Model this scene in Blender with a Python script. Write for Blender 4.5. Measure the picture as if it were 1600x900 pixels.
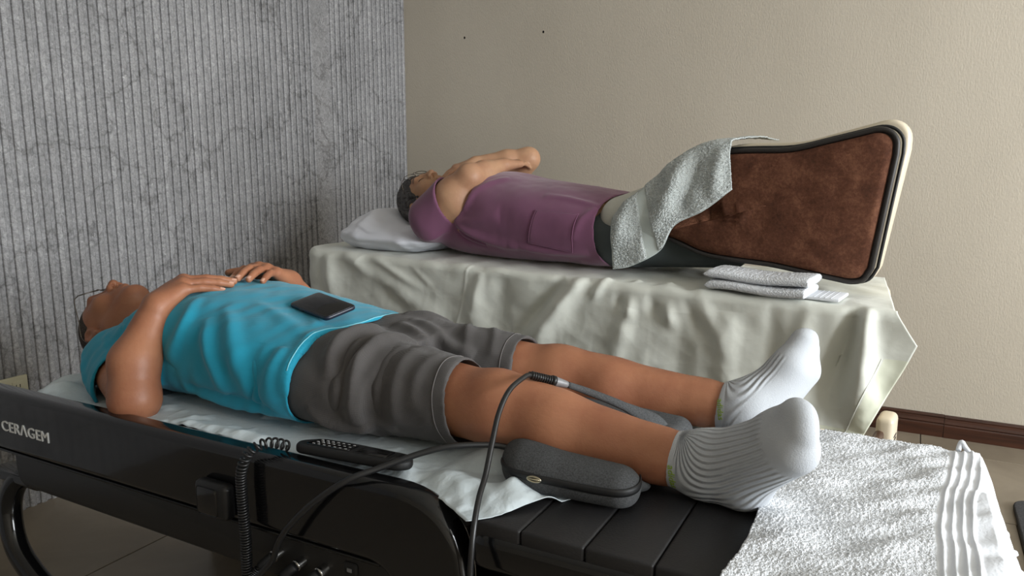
import bpy, bmesh, math, random
import numpy as np
from mathutils import Matrix, Vector
from mathutils.bvhtree import BVHTree

# ---------------------------------------------------------------- camera, light, exposure
scene = bpy.context.scene
C = scene.collection
for o in list(bpy.data.objects):
    bpy.data.objects.remove(o)

CAM_H = 1.18
cam_data = bpy.data.cameras.new('camera')
cam_data.lens = 1186.0 / 1600.0 * 36.0
cam_data.sensor_width = 36.0
cam_data.sensor_fit = 'HORIZONTAL'
cam_data.clip_start = 0.02
cam = bpy.data.objects.new('camera', cam_data)
cam.location = (0, 0, CAM_H)
cam.rotation_euler = (math.radians(90) - math.atan2(200, 1186), 0, math.radians(28.0))
C.objects.link(cam)
scene.camera = cam

world = bpy.data.worlds.new('daylight')
scene.world = world
world.use_nodes = True
world.node_tree.nodes['Background'].inputs[0].default_value = (0.80, 0.90, 1.0, 1)
world.node_tree.nodes['Background'].inputs[1].default_value = 1.0

# room extents (metres): X along the back wall, Y towards it
XL, XR, YF, YB, ZC = -2.623, 3.7, -2.3, 3.642, 2.65
# windows in the right wall (Y range, Z range)
WIN = [(-0.5, 3.0, 0.85, 2.45)]


def area_light(name, loc, rot, sx, sy, power, col):
    l = bpy.data.lights.new(name, 'AREA')
    l.shape = 'RECTANGLE'
    l.size, l.size_y, l.energy, l.color = sx, sy, power, col
    o = bpy.data.objects.new(name, l)
    o.location, o.rotation_euler = loc, rot
    C.objects.link(o)
    return o


for (y0, y1, z0, z1) in WIN:      # daylight coming in through the side window
    area_light('window_daylight', (XR + 0.18, (y0 + y1) / 2, (z0 + z1) / 2), (0, math.radians(90), 0),
               z1 - z0, y1 - y0, 415, (0.93, 0.97, 1.0))
scene.view_settings.view_transform = 'Standard'
scene.view_settings.look = 'None'
scene.view_settings.exposure = 0.0
scene.view_settings.gamma = 1.0
scene.view_settings.use_curve_mapping = False

# ---------------------------------------------------------------- helpers: materials
def lin(c):
    return tuple(((v / 255.0) / 12.92 if v / 255.0 <= 0.04045 else ((v / 255.0 + 0.055) / 1.055) ** 2.4) for v in c)


class NT:
    def __init__(s, name):
        s.m = bpy.data.materials.new(name)
        s.m.use_nodes = True
        s.t = s.m.node_tree
        s.b = s.t.nodes['Principled BSDF']

    def n(s, typ, **kw):
        nd = s.t.nodes.new(typ)
        for k, v in kw.items():
            if k.startswith('i_'):
                key = k[2:]
                key = int(key) if key.isdigit() else key.replace('_', ' ')
                nd.inputs[key].default_value = v
            else:
                setattr(nd, k, v)
        return nd

    def l(s, a, b):
        s.t.links.new(a, b)

    def ramp(s, fac, stops):
        r = s.n('ShaderNodeValToRGB')
        e = r.color_ramp.elements
        while len(e) > 1:
            e.remove(e[-1])
        for i, (p, c) in enumerate(stops):
            el = e[0] if i == 0 else e.new(p)
            el.position = p
            el.color = (*c, 1) if len(c) == 3 else c
        s.l(fac, r.inputs[0])
        return r.outputs[0]

    def bump(s, height, strength=0.3, dist=0.01, prev=None):
        b = s.n('ShaderNodeBump')
        b.inputs['Strength'].default_value = strength
        b.inputs['Distance'].default_value = dist
        s.l(height, b.inputs['Height'])
        if prev is not None:
            s.l(prev, b.inputs['Normal'])
        return b.outputs[0]

    def coord(s, scale=(1, 1, 1)):
        tc = s.n('ShaderNodeTexCoord')
        mp = s.n('ShaderNodeMapping')
        mp.inputs['Scale'].default_value = scale
        s.l(tc.outputs['Object'], mp.inputs[0])
        return mp.outputs[0]

    def noise(s, co, scale, detail=3, rough=0.5, dist=0.0):
        n = s.n('ShaderNodeTexNoise')
        n.inputs['Scale'].default_value = scale
        n.inputs['Detail'].default_value = detail
        n.inputs['Roughness'].default_value = rough
        n.inputs['Distortion'].default_value = dist
        s.l(co, n.inputs['Vector'])
        return n.outputs['Fac']


def mat(name, col, rough=0.6, spec=0.5, metal=0.0, coat=0.0, var=0.0, vscale=8.0, bump=0.0, bscale=200.0, bdist=0.002,
        sss=0.0, sheen=0.0, stretch=(1, 1, 1)):
    m = NT(name)
    c = lin(col)
    m.b.inputs['Base Color'].default_value = (*c, 1)
    m.b.inputs['Roughness'].default_value = rough
    m.b.inputs['Specular IOR Level'].default_value = spec
    m.b.inputs['Metallic'].default_value = metal
    m.b.inputs['Coat Weight'].default_value = coat
    m.b.inputs['Coat Roughness'].default_value = 0.05
    if sss:
        m.b.inputs['Subsurface Weight'].default_value = sss
        m.b.inputs['Subsurface Radius'].default_value = (0.012, 0.005, 0.003)
        m.b.inputs['Subsurface Scale'].default_value = 1.0
    if sheen:
        m.b.inputs['Sheen Weight'].default_value = sheen
        m.b.inputs['Sheen Roughness'].default_value = 0.4
    if var or bump:
        co = m.coord(stretch)
    if var:
        f = m.noise(co, vscale, 4, 0.55)
        d = tuple(max(0, v * (1 - var)) for v in c)
        u = tuple(min(1, v * (1 + var)) for v in c)
        m.l(m.ramp(f, [(0.3, d), (0.7, u)]), m.b.inputs['Base Color'])
    if bump:
        m.l(m.bump(m.noise(co, bscale, 2), bump, bdist), m.b.inputs['Normal'])
    return m.m


# ---------------------------------------------------------------- helpers: meshes and objects
def srt(v):
    return np.asarray(v, float)


def new_obj(name, verts, faces, material, parent=None, smooth=True, loc=None, label=None, cat=None, group=None, kind=None):
    """verts are world coordinates; a top-level object gets its origin at the middle of its foot"""
    v = np.asarray(verts, np.float64)
    if parent is not None:
        base = np.array(parent.get('_base', (0, 0, 0)), float)
    elif loc is not None:
        base = np.array(loc, float)
    else:
        base = np.array([(v[:, 0].min() + v[:, 0].max()) / 2, (v[:, 1].min() + v[:, 1].max()) / 2, v[:, 2].min()])
    me = bpy.data.meshes.new(name)
    vv = v - base
    if isinstance(faces, np.ndarray):
        nf, k = faces.shape
        me.vertices.add(len(vv))
        me.vertices.foreach_set('co', vv.astype(np.float32).ravel())
        me.loops.add(nf * k)
        me.loops.foreach_set('vertex_index', faces.astype(np.int32).ravel())
        me.polygons.add(nf)
        me.polygons.foreach_set('loop_start', np.arange(0, nf * k, k, dtype=np.int32))
        me.update(calc_edges=True)
    else:
        me.from_pydata([tuple(x) for x in vv], [], faces)
        me.update()
    if smooth:
        me.polygons.foreach_set('use_smooth', [True] * len(me.polygons))
    me.materials.append(material)
    o = bpy.data.objects.new(name, me)
    if parent is not None:
        o.parent = parent
        o['_base'] = tuple(base)
    else:
        o.location = base
        o['_base'] = tuple(base)
    C.objects.link(o)
    tag(o, label, cat, group, kind)
    return o


def tag(o, label=None, cat=None, group=None, kind=None):
    if label:
        o['label'] = label
    if cat:
        o['category'] = cat
    if group:
        o['group'] = group
    if kind:
        o['kind'] = kind
    return o


def empty(name, loc, label=None, cat=None, group=None):
    o = bpy.data.objects.new(name, None)
    o.location = loc
    o.empty_display_size = 0.05
    o['_base'] = tuple(loc)
    C.objects.link(o)
    return tag(o, label, cat, group)


def bm_data(bm):
    bm.normal_update()
    vs = [tuple(v.co) for v in bm.verts]
    bm.verts.index_update()
    fs = [[v.index for v in f.verts] for f in bm.faces]
    bm.free()
    return vs, fs


def box(lo, hi, bev=0.0, seg=2):
    bm = bmesh.new()
    bmesh.ops.create_cube(bm, size=1.0)
    for v in bm.verts:
        for i in range(3):
            v.co[i] = (lo[i] + hi[i]) / 2 + v.co[i] * (hi[i] - lo[i])
    if bev:
        bmesh.ops.bevel(bm, geom=bm.edges[:], offset=bev, segments=seg, profile=0.5, affect='EDGES')
    return bm_data(bm)


def prism(poly, axis, a, b, bev=0.0, seg=3, only_caps=True):
    """extrude a 2-D outline along an axis (0 = x, 1 = y, 2 = z) from a to b; bevel the rim"""
    bm = bmesh.new()

    def mk(p, t):
        q = list(p)
        q.insert(axis, t)
        return bm.verts.new(q)
    va = [mk(p, a) for p in poly]
    vb = [mk(p, b) for p in poly]
    n = len(poly)
    fa = bm.faces.new(va)
    fb = bm.faces.new(vb[::-1])
    for i in range(n):
        bm.faces.new((va[i], vb[i], vb[(i + 1) % n], va[(i + 1) % n]))
    bmesh.ops.recalc_face_normals(bm, faces=bm.faces[:])
    if bev:
        es = list(set(list(fa.edges) + list(fb.edges)))
        bmesh.ops.bevel(bm, geom=es, offset=bev, segments=seg, profile=0.5, affect='EDGES', clamp_overlap=True)
    return bm_data(bm)


def rounded(poly, rads, n=6):
    """round the corners of a 2-D polygon"""
    P = [np.array(p, float) for p in poly]
    out = []
    m = len(P)
    for i in range(m):
        r = rads[i] if hasattr(rads, '__len__') else rads
        p, a, b = P[i], P[i - 1], P[(i + 1) % m]
        if r <= 0:
            out.append(tuple(p))
            continue
        ua, ub = (a - p), (b - p)
        la, lb = np.linalg.norm(ua), np.linalg.norm(ub)
        r2 = min(r, la * 0.49, lb * 0.49)
        s, e = p + ua / la * r2, p + ub / lb * r2
        for t in np.linspace(0, 1, n + 1):
            q = (1 - t) ** 2 * s + 2 * t * (1 - t) * p + t * t * e
            out.append(tuple(q))
    return out


def spline(pts, n=8):
    """Catmull-Rom through points"""
    P = np.asarray(pts, float)
    P = np.vstack([2 * P[0] - P[1], P, 2 * P[-1] - P[-2]])
    out = []
    for i in range(1, len(P) - 2):
        for t in np.linspace(0, 1, n, endpoint=False):
            a, b, c, d = P[i - 1], P[i], P[i + 1], P[i + 2]
            out.append(0.5 * ((2 * b) + (-a + c) * t + (2 * a - 5 * b + 4 * c - d) * t * t + (-a + 3 * b - 3 * c + d) * t ** 3))
    out.append(P[-2])
    return np.array(out)


def frames(path):
    P = np.asarray(path, float)
    T = np.gradient(P, axis=0)
    T /= np.linalg.norm(T, axis=1)[:, None] + 1e-12
    N = np.zeros_like(P)
    ref = np.array([0, 0, 1.0]) if abs(T[0][2]) < 0.9 else np.array([1.0, 0, 0])
    n = np.cross(T[0], ref)
    n /= np.linalg.norm(n)
    for i in range(len(P)):
        n = n - T[i] * (n @ T[i])
        n /= np.linalg.norm(n) + 1e-12
        N[i] = n
    return P, T, N, np.cross(T, N)


def tube(path, rad, seg=10, cap=True):
    P, T, N, B = frames(path)
    r = np.broadcast_to(np.asarray(rad, float), (len(P),))
    a = np.linspace(0, 2 * np.pi, seg, endpoint=False)
    V = (P[:, None] + r[:, None, None] * (np.cos(a)[None, :, None] * N[:, None] + np.sin(a)[None, :, None] * B[:, None])).reshape(-1, 3)
    F = []
    for i in range(len(P) - 1):
        for j in range(seg):
            k = (j + 1) % seg
            F.append((i * seg + j, i * seg + k, (i + 1) * seg + k, (i + 1) * seg + j))
    if cap:
        F.append(tuple(range(seg))[::-1])
        F.append(tuple((len(P) - 1) * seg + j for j in range(seg)))
    return V, F


def coil(path, R, pitch, r, per=10, seg=6):
    """a helix wound round a path"""
    P = spline(path, 30)
    d = np.r_[0, np.cumsum(np.linalg.norm(np.diff(P, axis=0), axis=1))]
    n = max(8, int(d[-1] / pitch * per))
    s = np.linspace(0, d[-1], n)
    Q = np.stack([np.interp(s, d, P[:, i]) for i in range(3)], 1)
    Q, T, N, B = frames(Q)
    a = s / pitch * 2 * np.pi
    Rr = R(s / d[-1]) if callable(R) else R
    Hx = Q + (np.cos(a)[:, None] * N + np.sin(a)[:, None] * B) * (Rr[:, None] if hasattr(Rr, '__len__') else Rr)
    return tube(Hx, r, seg)


def grid_faces(nu, nv, off=0):
    i = np.arange(nu - 1)[:, None] * nv + np.arange(nv - 1)[None]
    return (np.stack([i, i + nv, i + nv + 1, i + 1], -1).reshape(-1, 4) + off)


def grid_normals(G):
    du, dv = np.gradient(G, axis=0), np.gradient(G, axis=1)
    n = np.cross(du, dv)
    return n / (np.linalg.norm(n, axis=-1, keepdims=True) + 1e-12)


def fnoise(P, scale, seed=0, octs=6):
    """smooth noise in [-1,1] from random plane waves"""
    rng = np.random.RandomState(seed)
    out = 0
    for i in range(octs):
        k = rng.randn(P.shape[-1])
        k = k / np.linalg.norm(k) * 2 * np.pi / scale * rng.uniform(0.6, 1.5)
        out = out + np.sin(P @ k + rng.uniform(0, 6.28))
    return out / octs * 1.4


def crumple(P, scale, seed=0, octs=7):
    """creased noise: sharp little ridges between soft hollows"""
    rng = np.random.RandomState(seed)
    out = 0
    for i in range(octs):
        k = rng.randn(P.shape[-1])
        k = k / np.linalg.norm(k) * 2 * np.pi / scale * rng.uniform(0.5, 1.6)
        w = rng.randn(P.shape[-1])
        w = w / np.linalg.norm(w) * 2 * np.pi / (scale * 2.3)
        ph = P @ k + 1.3 * np.sin(P @ w + rng.uniform(0, 6.28)) + rng.uniform(0, 6.28)
        out = out + (1 - 2 * np.abs(np.sin(ph * 0.5)))
    return out / octs * 2.0


def smin(a, b, k):
    h = np.clip(0.5 + 0.5 * (a - b) / k, 0, 1)
    return a * (1 - h) + b * h - k * h * (1 - h)


def seg_dist(P, a, b):
    a, b = np.asarray(a, float), np.asarray(b, float)
    ba = b - a
    t = np.clip(((P - a) @ ba) / (ba @ ba), 0, 1)
    return np.linalg.norm(P - a - t[..., None] * ba, axis=-1), t


def ridges(P, N, L):
    """push a surface out (amp > 0) or in along fold lines: (start, end, amplitude, width at start, width at end)"""
    D = np.zeros(P.shape[:-1])
    for a, b, amp, w0, w1 in L:
        d, t = seg_dist(P, a, b)
        w = w0 + (w1 - w0) * t
        fade = np.sin(np.pi * np.clip(t, 0, 1)) ** 0.75
        D += amp * np.exp(-(d / w) ** 2) * fade
    return P + N * D[..., None]


def folds_on(P, N, L):
    """fold lines given as polylines near a surface: (points, amplitude, width at start, width at end); snapped to it first"""
    D = np.zeros(len(P))
    for pts, amp, w0, w1 in L:
        q = spline(pts, 5) if len(pts) > 2 else np.linspace(pts[0], pts[1], 10)
        q = np.array([P[np.argmin(((P - a) ** 2).sum(1))] for a in q])
        q[1:-1] = (q[:-2] + 2 * q[1:-1] + q[2:]) / 4
        n = len(q) - 1
        best, tb = np.full(len(P), 9.0), np.zeros(len(P))
        near = np.linalg.norm(P - q.mean(0), axis=1) < 0.5 * np.linalg.norm(np.ptp(q, axis=0)) + 4 * max(w0, w1) + 0.05
        idx = np.where(near)[0]
        for i in range(n):
            if np.linalg.norm(q[i + 1] - q[i]) < 1e-6:
                continue
            d, t = seg_dist(P[idx], q[i], q[i + 1])
            b = d < best[idx]
            best[idx[b]] = d[b]
            tb[idx[b]] = (i + t[b]) / n
        w = w0 + (w1 - w0) * tb
        D += amp * np.exp(-(best / w) ** 2) * np.sin(np.pi * tb) ** 0.6
    return P + N * D[:, None]


def solid(o, th, off=-1.0, bev=0.0):
    m = o.modifiers.new('thickness', 'SOLIDIFY')
    m.thickness = th
    m.offset = off
    return o


# ---------------------------------------------------------------- helpers: sculpting with distance fields
class SDF:
    def __init__(s, lo, hi, vox):
        s.lo, s.vox = np.array(lo, float), vox
        n = np.ceil((np.array(hi) - s.lo) / vox).astype(int) + 1
        s.F = np.full(n, 0.3, np.float32)
        s.ax = [(s.lo[i] + vox * np.arange(n[i])).astype(np.float32) for i in range(3)]

    def reg(s, lo, hi):
        sl, co = [], []
        for i in range(3):
            a = max(0, int((lo[i] - s.lo[i]) / s.vox))
            b = min(s.F.shape[i], int((hi[i] - s.lo[i]) / s.vox) + 2)
            sl.append(slice(a, max(a, b)))
            sh = [1, 1, 1]
            sh[i] = -1
            co.append(s.ax[i][sl[-1]].reshape(sh))
        return tuple(sl), co

    def mix(s, sl, d, k, mode):
        a = s.F[sl]
        if a.size == 0:
            return
        k = max(k, 1e-5)
        if mode == 'u':
            h = np.clip(0.5 + 0.5 * (a - d) / k, 0, 1)
            s.F[sl] = a * (1 - h) + d * h - k * h * (1 - h)
        else:
            d = -d
            h = np.clip(0.5 - 0.5 * (a - d) / k, 0, 1)
            s.F[sl] = a * (1 - h) + d * h + k * h * (1 - h)

    def cone(s, a, b, ra, rb, k=0.01, mode='u', flat=None):
        a, b = np.array(a, float), np.array(b, float)
        m = max(ra, rb) + k + 4 * s.vox
        sl, co = s.reg(np.minimum(a, b) - m, np.maximum(a, b) + m)
        ba = b - a
        w = [co[i] - np.float32(a[i]) for i in range(3)]
        t = np.clip((w[0] * ba[0] + w[1] * ba[1] + w[2] * ba[2]) / (ba @ ba + 1e-12), 0, 1).astype(np.float32)
        w = [w[i] - t * np.float32(ba[i]) for i in range(3)]
        if flat is not None:
            n, f = flat
            n = np.array(n, float) / np.linalg.norm(n)
            q = (w[0] * n[0] + w[1] * n[1] + w[2] * n[2]) * (f - 1)
            w = [w[i] + q * np.float32(n[i]) for i in range(3)]
        d = np.sqrt(w[0] ** 2 + w[1] ** 2 + w[2] ** 2) - (ra + (rb - ra) * t)
        s.mix(sl, d.astype(np.float32), k, mode)

    def ell(s, c, r, R=None, k=0.01, mode='u'):
        c, r = np.array(c, float), np.array(r, float)
        m = r.max() + k + 4 * s.vox
        sl, co = s.reg(c - m, c + m)
        w = [co[i] - np.float32(c[i]) for i in range(3)]
        if R is not None:
            R = np.array(R, float)     # rows = local axes
            w = [w[0] * R[j, 0] + w[1] * R[j, 1] + w[2] * R[j, 2] for j in range(3)]
        k0 = np.sqrt(sum((w[i] / r[i]) ** 2 for i in range(3)))
        k1 = np.sqrt(sum((w[i] / r[i] ** 2) ** 2 for i in range(3))) + 1e-6
        s.mix(sl, (k0 * (k0 - 1) / k1).astype(np.float32), k, mode)

    def loft(s, xs, cy, cz, ry, rz, n=2.4, k=0.01):
        """elliptic sections along the x axis"""
        sl, co = s.reg((xs[0] - k, min(np.array(cy) - ry) - k - 0.03, min(np.array(cz) - rz) - k - 0.03),
                       (xs[-1] + k, max(np.array(cy) + ry) + k + 0.03, max(np.array(cz) + rz) + k + 0.03))
        x = co[0].ravel()
        P = smooth_interp(xs, [cy, cz, ry, rz], x)
        sh = lambda v: v.reshape(-1, 1, 1).astype(np.float32)
        dy, dz = (co[1] - sh(P[0])), (co[2] - sh(P[1]))
        ay, az = sh(P[2]), sh(P[3])
        k0 = (np.abs(dy / ay) ** n + np.abs(dz / az) ** n) ** (1.0 / n) + 1e-5
        rr = np.sqrt(dy ** 2 + dz ** 2)
        d = np.where(k0 > 0.2, rr * (1 - 1 / np.maximum(k0, 0.2)), -np.minimum(ay, az))
        d = np.maximum(d, np.maximum(xs[0] - co[0], co[0] - xs[-1]))
        s.mix(sl, d.astype(np.float32), k, 'u')

    def keep(s, fn):
        """intersect with fn(x, y, z) <= 0"""
        X, Y, Z = [s.ax[i].reshape([-1 if j == i else 1 for j in range(3)]) for i in range(3)]
        s.F = np.maximum(s.F, fn(X, Y, Z)).astype(np.float32)
        return s

    def shell(s, th):
        s.F = np.maximum(s.F, -(s.F + th))
        return s

    def mesh(s):
        return surface_nets(s.F, s.lo, s.vox)


def smooth_interp(xs, cols, x):
    xs = np.array(xs, float)
    out = []
    for c in cols:
        c = np.array(c, float)
        m = np.gradient(c, xs)
        i = np.clip(np.searchsorted(xs, x) - 1, 0, len(xs) - 2)
        h = xs[i + 1] - xs[i]
        t = np.clip((x - xs[i]) / h, 0, 1)
        out.append((2 * t ** 3 - 3 * t ** 2 + 1) * c[i] + (t ** 3 - 2 * t ** 2 + t) * h * m[i]
                   + (-2 * t ** 3 + 3 * t ** 2) * c[i + 1] + (t ** 3 - t ** 2) * h * m[i + 1])
    return out


def surface_nets(F, lo, vox):
    F = F.copy()
    for ax in range(3):
        for e in (0, -1):
            idx = [slice(None)] * 3
            idx[ax] = e
            F[tuple(idx)] = np.maximum(F[tuple(idx)], 0.01)
    ins = F < 0
    c = np.zeros(np.array(F.shape) - 1, np.uint8)
    for dx in (0, 1):
        for dy in (0, 1):
            for dz in (0, 1):
                c += ins[dx:F.shape[0] - 1 + dx, dy:F.shape[1] - 1 + dy, dz:F.shape[2] - 1 + dz]
    act = (c > 0) & (c < 8)
    I = np.argwhere(act)
    idx = np.full(act.shape, -1, np.int32)
    idx[act] = np.arange(len(I))
    S = np.zeros((len(I), 3))
    W = np.zeros(len(I))
    corners = [(a, b, d) for a in (0, 1) for b in (0, 1) for d in (0, 1)]
    val = {q: F[I[:, 0] + q[0], I[:, 1] + q[1], I[:, 2] + q[2]].astype(float) for q in corners}
    for q in corners:
        for ax in range(3):
            if q[ax] == 0:
                r = list(q)
                r[ax] = 1
                r = tuple(r)
                a, b = val[q], val[r]
                m = (a < 0) != (b < 0)
                t = np.where(m, a / np.where(a == b, 1, a - b), 0)
                p = np.array(q, float)[None].repeat(len(I), 0)
                p[:, ax] += t
                S += p * m[:, None]
                W += m
    V = lo + vox * (I + S / W[:, None])
    Q = []
    for ax in range(3):
        u, v = (ax + 1) % 3, (ax + 2) % 3
        s0 = [slice(1, -1)] * 3
        s1 = [slice(1, -1)] * 3
        s0[ax] = slice(0, -1)
        s1[ax] = slice(1, None)
        a, b = ins[tuple(s0)], ins[tuple(s1)]
        E = np.argwhere(a != b)
        if len(E) == 0:
            continue
        off = np.ones(3, int)
        off[ax] = 0
        up = a[tuple(E.T)]
        E = E + off
        eu, ev = np.eye(3, dtype=int)[u], np.eye(3, dtype=int)[v]
        g = lambda e: idx[e[:, 0], e[:, 1], e[:, 2]]
        q = np.stack([g(E - eu - ev), g(E - ev), g(E), g(E - eu)], 1)
        q[~up] = q[~up][:, ::-1]
        Q.append(q)
    return V, np.concatenate(Q)


def vnormals(V, Fq):
    n = np.cross(V[Fq[:, 2]] - V[Fq[:, 0]], V[Fq[:, 3]] - V[Fq[:, 1]])
    N = np.zeros_like(V)
    for i in range(4):
        for a in range(3):
            N[:, a] += np.bincount(Fq[:, i], n[:, a], len(V))
    return N / (np.linalg.norm(N, axis=1)[:, None] + 1e-12)


def relax(V, Fq, it=2, lam=0.5):
    for _ in range(it):
        S = np.zeros_like(V)
        W = np.zeros(len(V))
        for i in range(4):
            j = (i + 1) % 4
            for p, q in ((i, j), (j, i)):
                for a in range(3):
                    S[:, a] += np.bincount(Fq[:, p], V[Fq[:, q]][:, a], len(V))
                W += np.bincount(Fq[:, p], minlength=len(V))
        V = V + lam * (S / np.maximum(W, 1)[:, None] - V)
    return V


def bvh_of(V, F):
    return BVHTree.FromPolygons([tuple(v) for v in V], [tuple(int(i) for i in f) for f in F])


def cast(bvh, pts, d, lift=0.001):
    """drop points along d onto a surface"""
    out = []
    d = Vector(d).normalized()
    for p in pts:
        h = bvh.ray_cast(Vector(p) - d * 0.4, d)
        if h[0] is None:
            h = bvh.find_nearest(Vector(p))
        out.append(tuple(h[0] - d * lift))
    return np.array(out)


def set_attr(o, name, vals):
    a = o.data.attributes.new(name, 'FLOAT', 'POINT')
    a.data.foreach_set('value', np.asarray(vals, np.float32))


def text_mesh(body, size, extrude=0.0, space=1.0):
    cu = bpy.data.curves.new('lettering', 'FONT')
    cu.body = body
    cu.size = size
    cu.extrude = extrude
    cu.space_character = space
    cu.resolution_u = 3
    to = bpy.data.objects.new('lettering', cu)
    C.objects.link(to)
    dg = bpy.context.evaluated_depsgraph_get()
    me = bpy.data.meshes.new_from_object(to.evaluated_get(dg))
    v = np.array([tuple(x.co) for x in me.vertices])
    f = [tuple(p.vertices) for p in me.polygons]
    bpy.data.objects.remove(to)
    bpy.data.curves.remove(cu)
    bpy.data.meshes.remove(me)
    return v, f


def merge(*parts):
    V, F, o = [], [], 0
    for v, f in parts:
        V.append(np.asarray(v, float))
        F += [tuple(int(i) + o for i in q) for q in f]
        o += len(v)
    return np.vstack(V), F

# ---------------------------------------------------------------- materials
def fluted_stone():
    m = NT('grey_fluted_stone')
    g = m.n('ShaderNodeNewGeometry')
    mp = m.n('ShaderNodeMapping')
    m.l(g.outputs['Position'], mp.inputs[0])
    co = mp.outputs[0]
    big = m.noise(co, 1.6, 4, 0.6, 0.6)
    fine = m.noise(co, 55, 5, 0.7, 1.5)
    base = m.ramp(fine, [(0.25, lin((98, 98, 100))), (0.5, lin((154, 154, 156))), (0.62, lin((172, 172, 174))), (0.78, lin((212, 212, 214)))])
    tone = m.ramp(big, [(0.3, (0.72, 0.71, 0.70)), (0.7, (1.0, 0.985, 0.97))])
    mx = m.n('ShaderNodeMixRGB', blend_type='MULTIPLY')
    mx.inputs[0].default_value = 1
    m.l(base, mx.inputs[1])
    m.l(tone, mx.inputs[2])
    # dark wandering veins
    v = m.n('ShaderNodeTexVoronoi', feature='DISTANCE_TO_EDGE')
    v.inputs['Scale'].default_value = 2.1
    dist = m.n('ShaderNodeMixRGB', blend_type='ADD')
    dist.inputs[0].default_value = 0.35
    nn = m.n('ShaderNodeTexNoise')
    nn.inputs['Scale'].default_value = 6
    nn.inputs['Detail'].default_value = 6
    m.l(co, nn.inputs['Vector'])
    m.l(co, dist.inputs[1])
    m.l(nn.outputs['Color'], dist.inputs[2])
    m.l(dist.outputs[0], v.inputs['Vector'])
    vein = m.ramp(v.outputs['Distance'], [(0.0, (0.45, 0.44, 0.43)), (0.012, (0.85, 0.85, 0.85)), (0.03, (1, 1, 1))])
    mx2 = m.n('ShaderNodeMixRGB', blend_type='MULTIPLY')
    mx2.inputs[0].default_value = 0.8
    m.l(mx.outputs[0], mx2.inputs[1])
    m.l(vein, mx2.inputs[2])
    # pale flecks
    w = m.n('ShaderNodeTexVoronoi', feature='F1')
    w.inputs['Scale'].default_value = 38
    m.l(dist.outputs[0], w.inputs['Vector'])
    fl = m.ramp(w.outputs['Distance'], [(0.0, (1, 1, 1)), (0.10, (0.25, 0.25, 0.25)), (0.16, (0, 0, 0))])
    mx3 = m.n('ShaderNodeMixRGB', blend_type='ADD')
    mx3.inputs[0].default_value = 0.30
    m.l(mx2.outputs[0], mx3.inputs[1])
    m.l(fl, mx3.inputs[2])
    oi = m.n('ShaderNodeObjectInfo')
    tn = m.ramp(oi.outputs['Random'], [(0, (0.82, 0.82, 0.82)), (1, (1, 1, 1))])
    mx4 = m.n('ShaderNodeMixRGB', blend_type='MULTIPLY')
    mx4.inputs[0].default_value = 1
    m.l(mx3.outputs[0], mx4.inputs[1])
    m.l(tn, mx4.inputs[2])
    m.l(mx4.outputs[0], m.b.inputs['Base Color'])
    m.b.inputs['Roughness'].default_value = 0.5
    m.l(m.bump(fine, 0.25, 0.003), m.b.inputs['Normal'])
    return m.m


def plaster():
    m = NT('beige_plaster')
    co = m.coord((1, 1, 0.45))
    n1 = m.noise(co, 170, 3, 0.6)
    n2 = m.noise(co, 2.0, 3)
    m.l(m.ramp(n2, [(0.3, lin((180, 171, 156))), (0.7, lin((188, 179, 164)))]), m.b.inputs['Base Color'])
    m.b.inputs['Roughness'].default_value = 0.55
    m.b.inputs['Specular IOR Level'].default_value = 0.35
    m.l(m.bump(n1, 0.35, 0.004), m.b.inputs['Normal'])
    return m.m


def dark_wood():
    m = NT('dark_wood')
    co = m.coord((0.6, 14, 14))
    f = m.noise(co, 5, 5, 0.6, 0.5)
    m.l(m.ramp(f, [(0.3, lin((38, 20, 13))), (0.7, lin((72, 40, 26)))]), m.b.inputs['Base Color'])
    m.b.inputs['Roughness'].default_value = 0.35
    return m.m


def tile_mat():
    m = NT('beige_floor_tile')
    g = m.n('ShaderNodeNewGeometry')
    f = m.noise(g.outputs['Position'], 3.5, 5, 0.6, 0.6)
    m.l(m.ramp(f, [(0.3, lin((118, 108, 94))), (0.7, lin((140, 129, 113)))]), m.b.inputs['Base Color'])
    m.b.inputs['Roughness'].default_value = 0.32
    return m.m


def terry(name, col, scale=330):
    m = NT(name)
    co = m.coord()
    v = m.n('ShaderNodeTexVoronoi', feature='F1')
    v.inputs['Scale'].default_value = scale
    m.l(co, v.inputs['Vector'])
    n = m.noise(co, scale * 0.6, 3, 0.7)
    c = lin(col)
    m.l(m.ramp(n, [(0.3, tuple(x * 0.84 for x in c)), (0.65, c)]), m.b.inputs['Base Color'])
    m.b.inputs['Roughness'].default_value = 0.95
    m.b.inputs['Specular IOR Level'].default_value = 0.1
    m.b.inputs['Sheen Weight'].default_value = 0.2
    b1 = m.bump(v.outputs['Distance'], 0.6, 0.003)
    m.l(m.bump(n, 0.6, 0.004, b1), m.b.inputs['Normal'])
    return m.m


def pane_glass():
    m = NT('window_glass')
    t = m.n('ShaderNodeBsdfTransparent')
    gl = m.n('ShaderNodeBsdfGlossy')
    gl.inputs['Roughness'].default_value = 0.02
    mx = m.n('ShaderNodeMixShader')
    mx.inputs[0].default_value = 0.07
    m.l(t.outputs[0], mx.inputs[1])
    m.l(gl.outputs[0], mx.inputs[2])
    m.l(mx.outputs[0], m.t.nodes['Material Output'].inputs[0])
    return m.m


def spectacle_lens():
    m = pane_glass()
    m.name = 'spectacle_lens'
    return m


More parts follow.
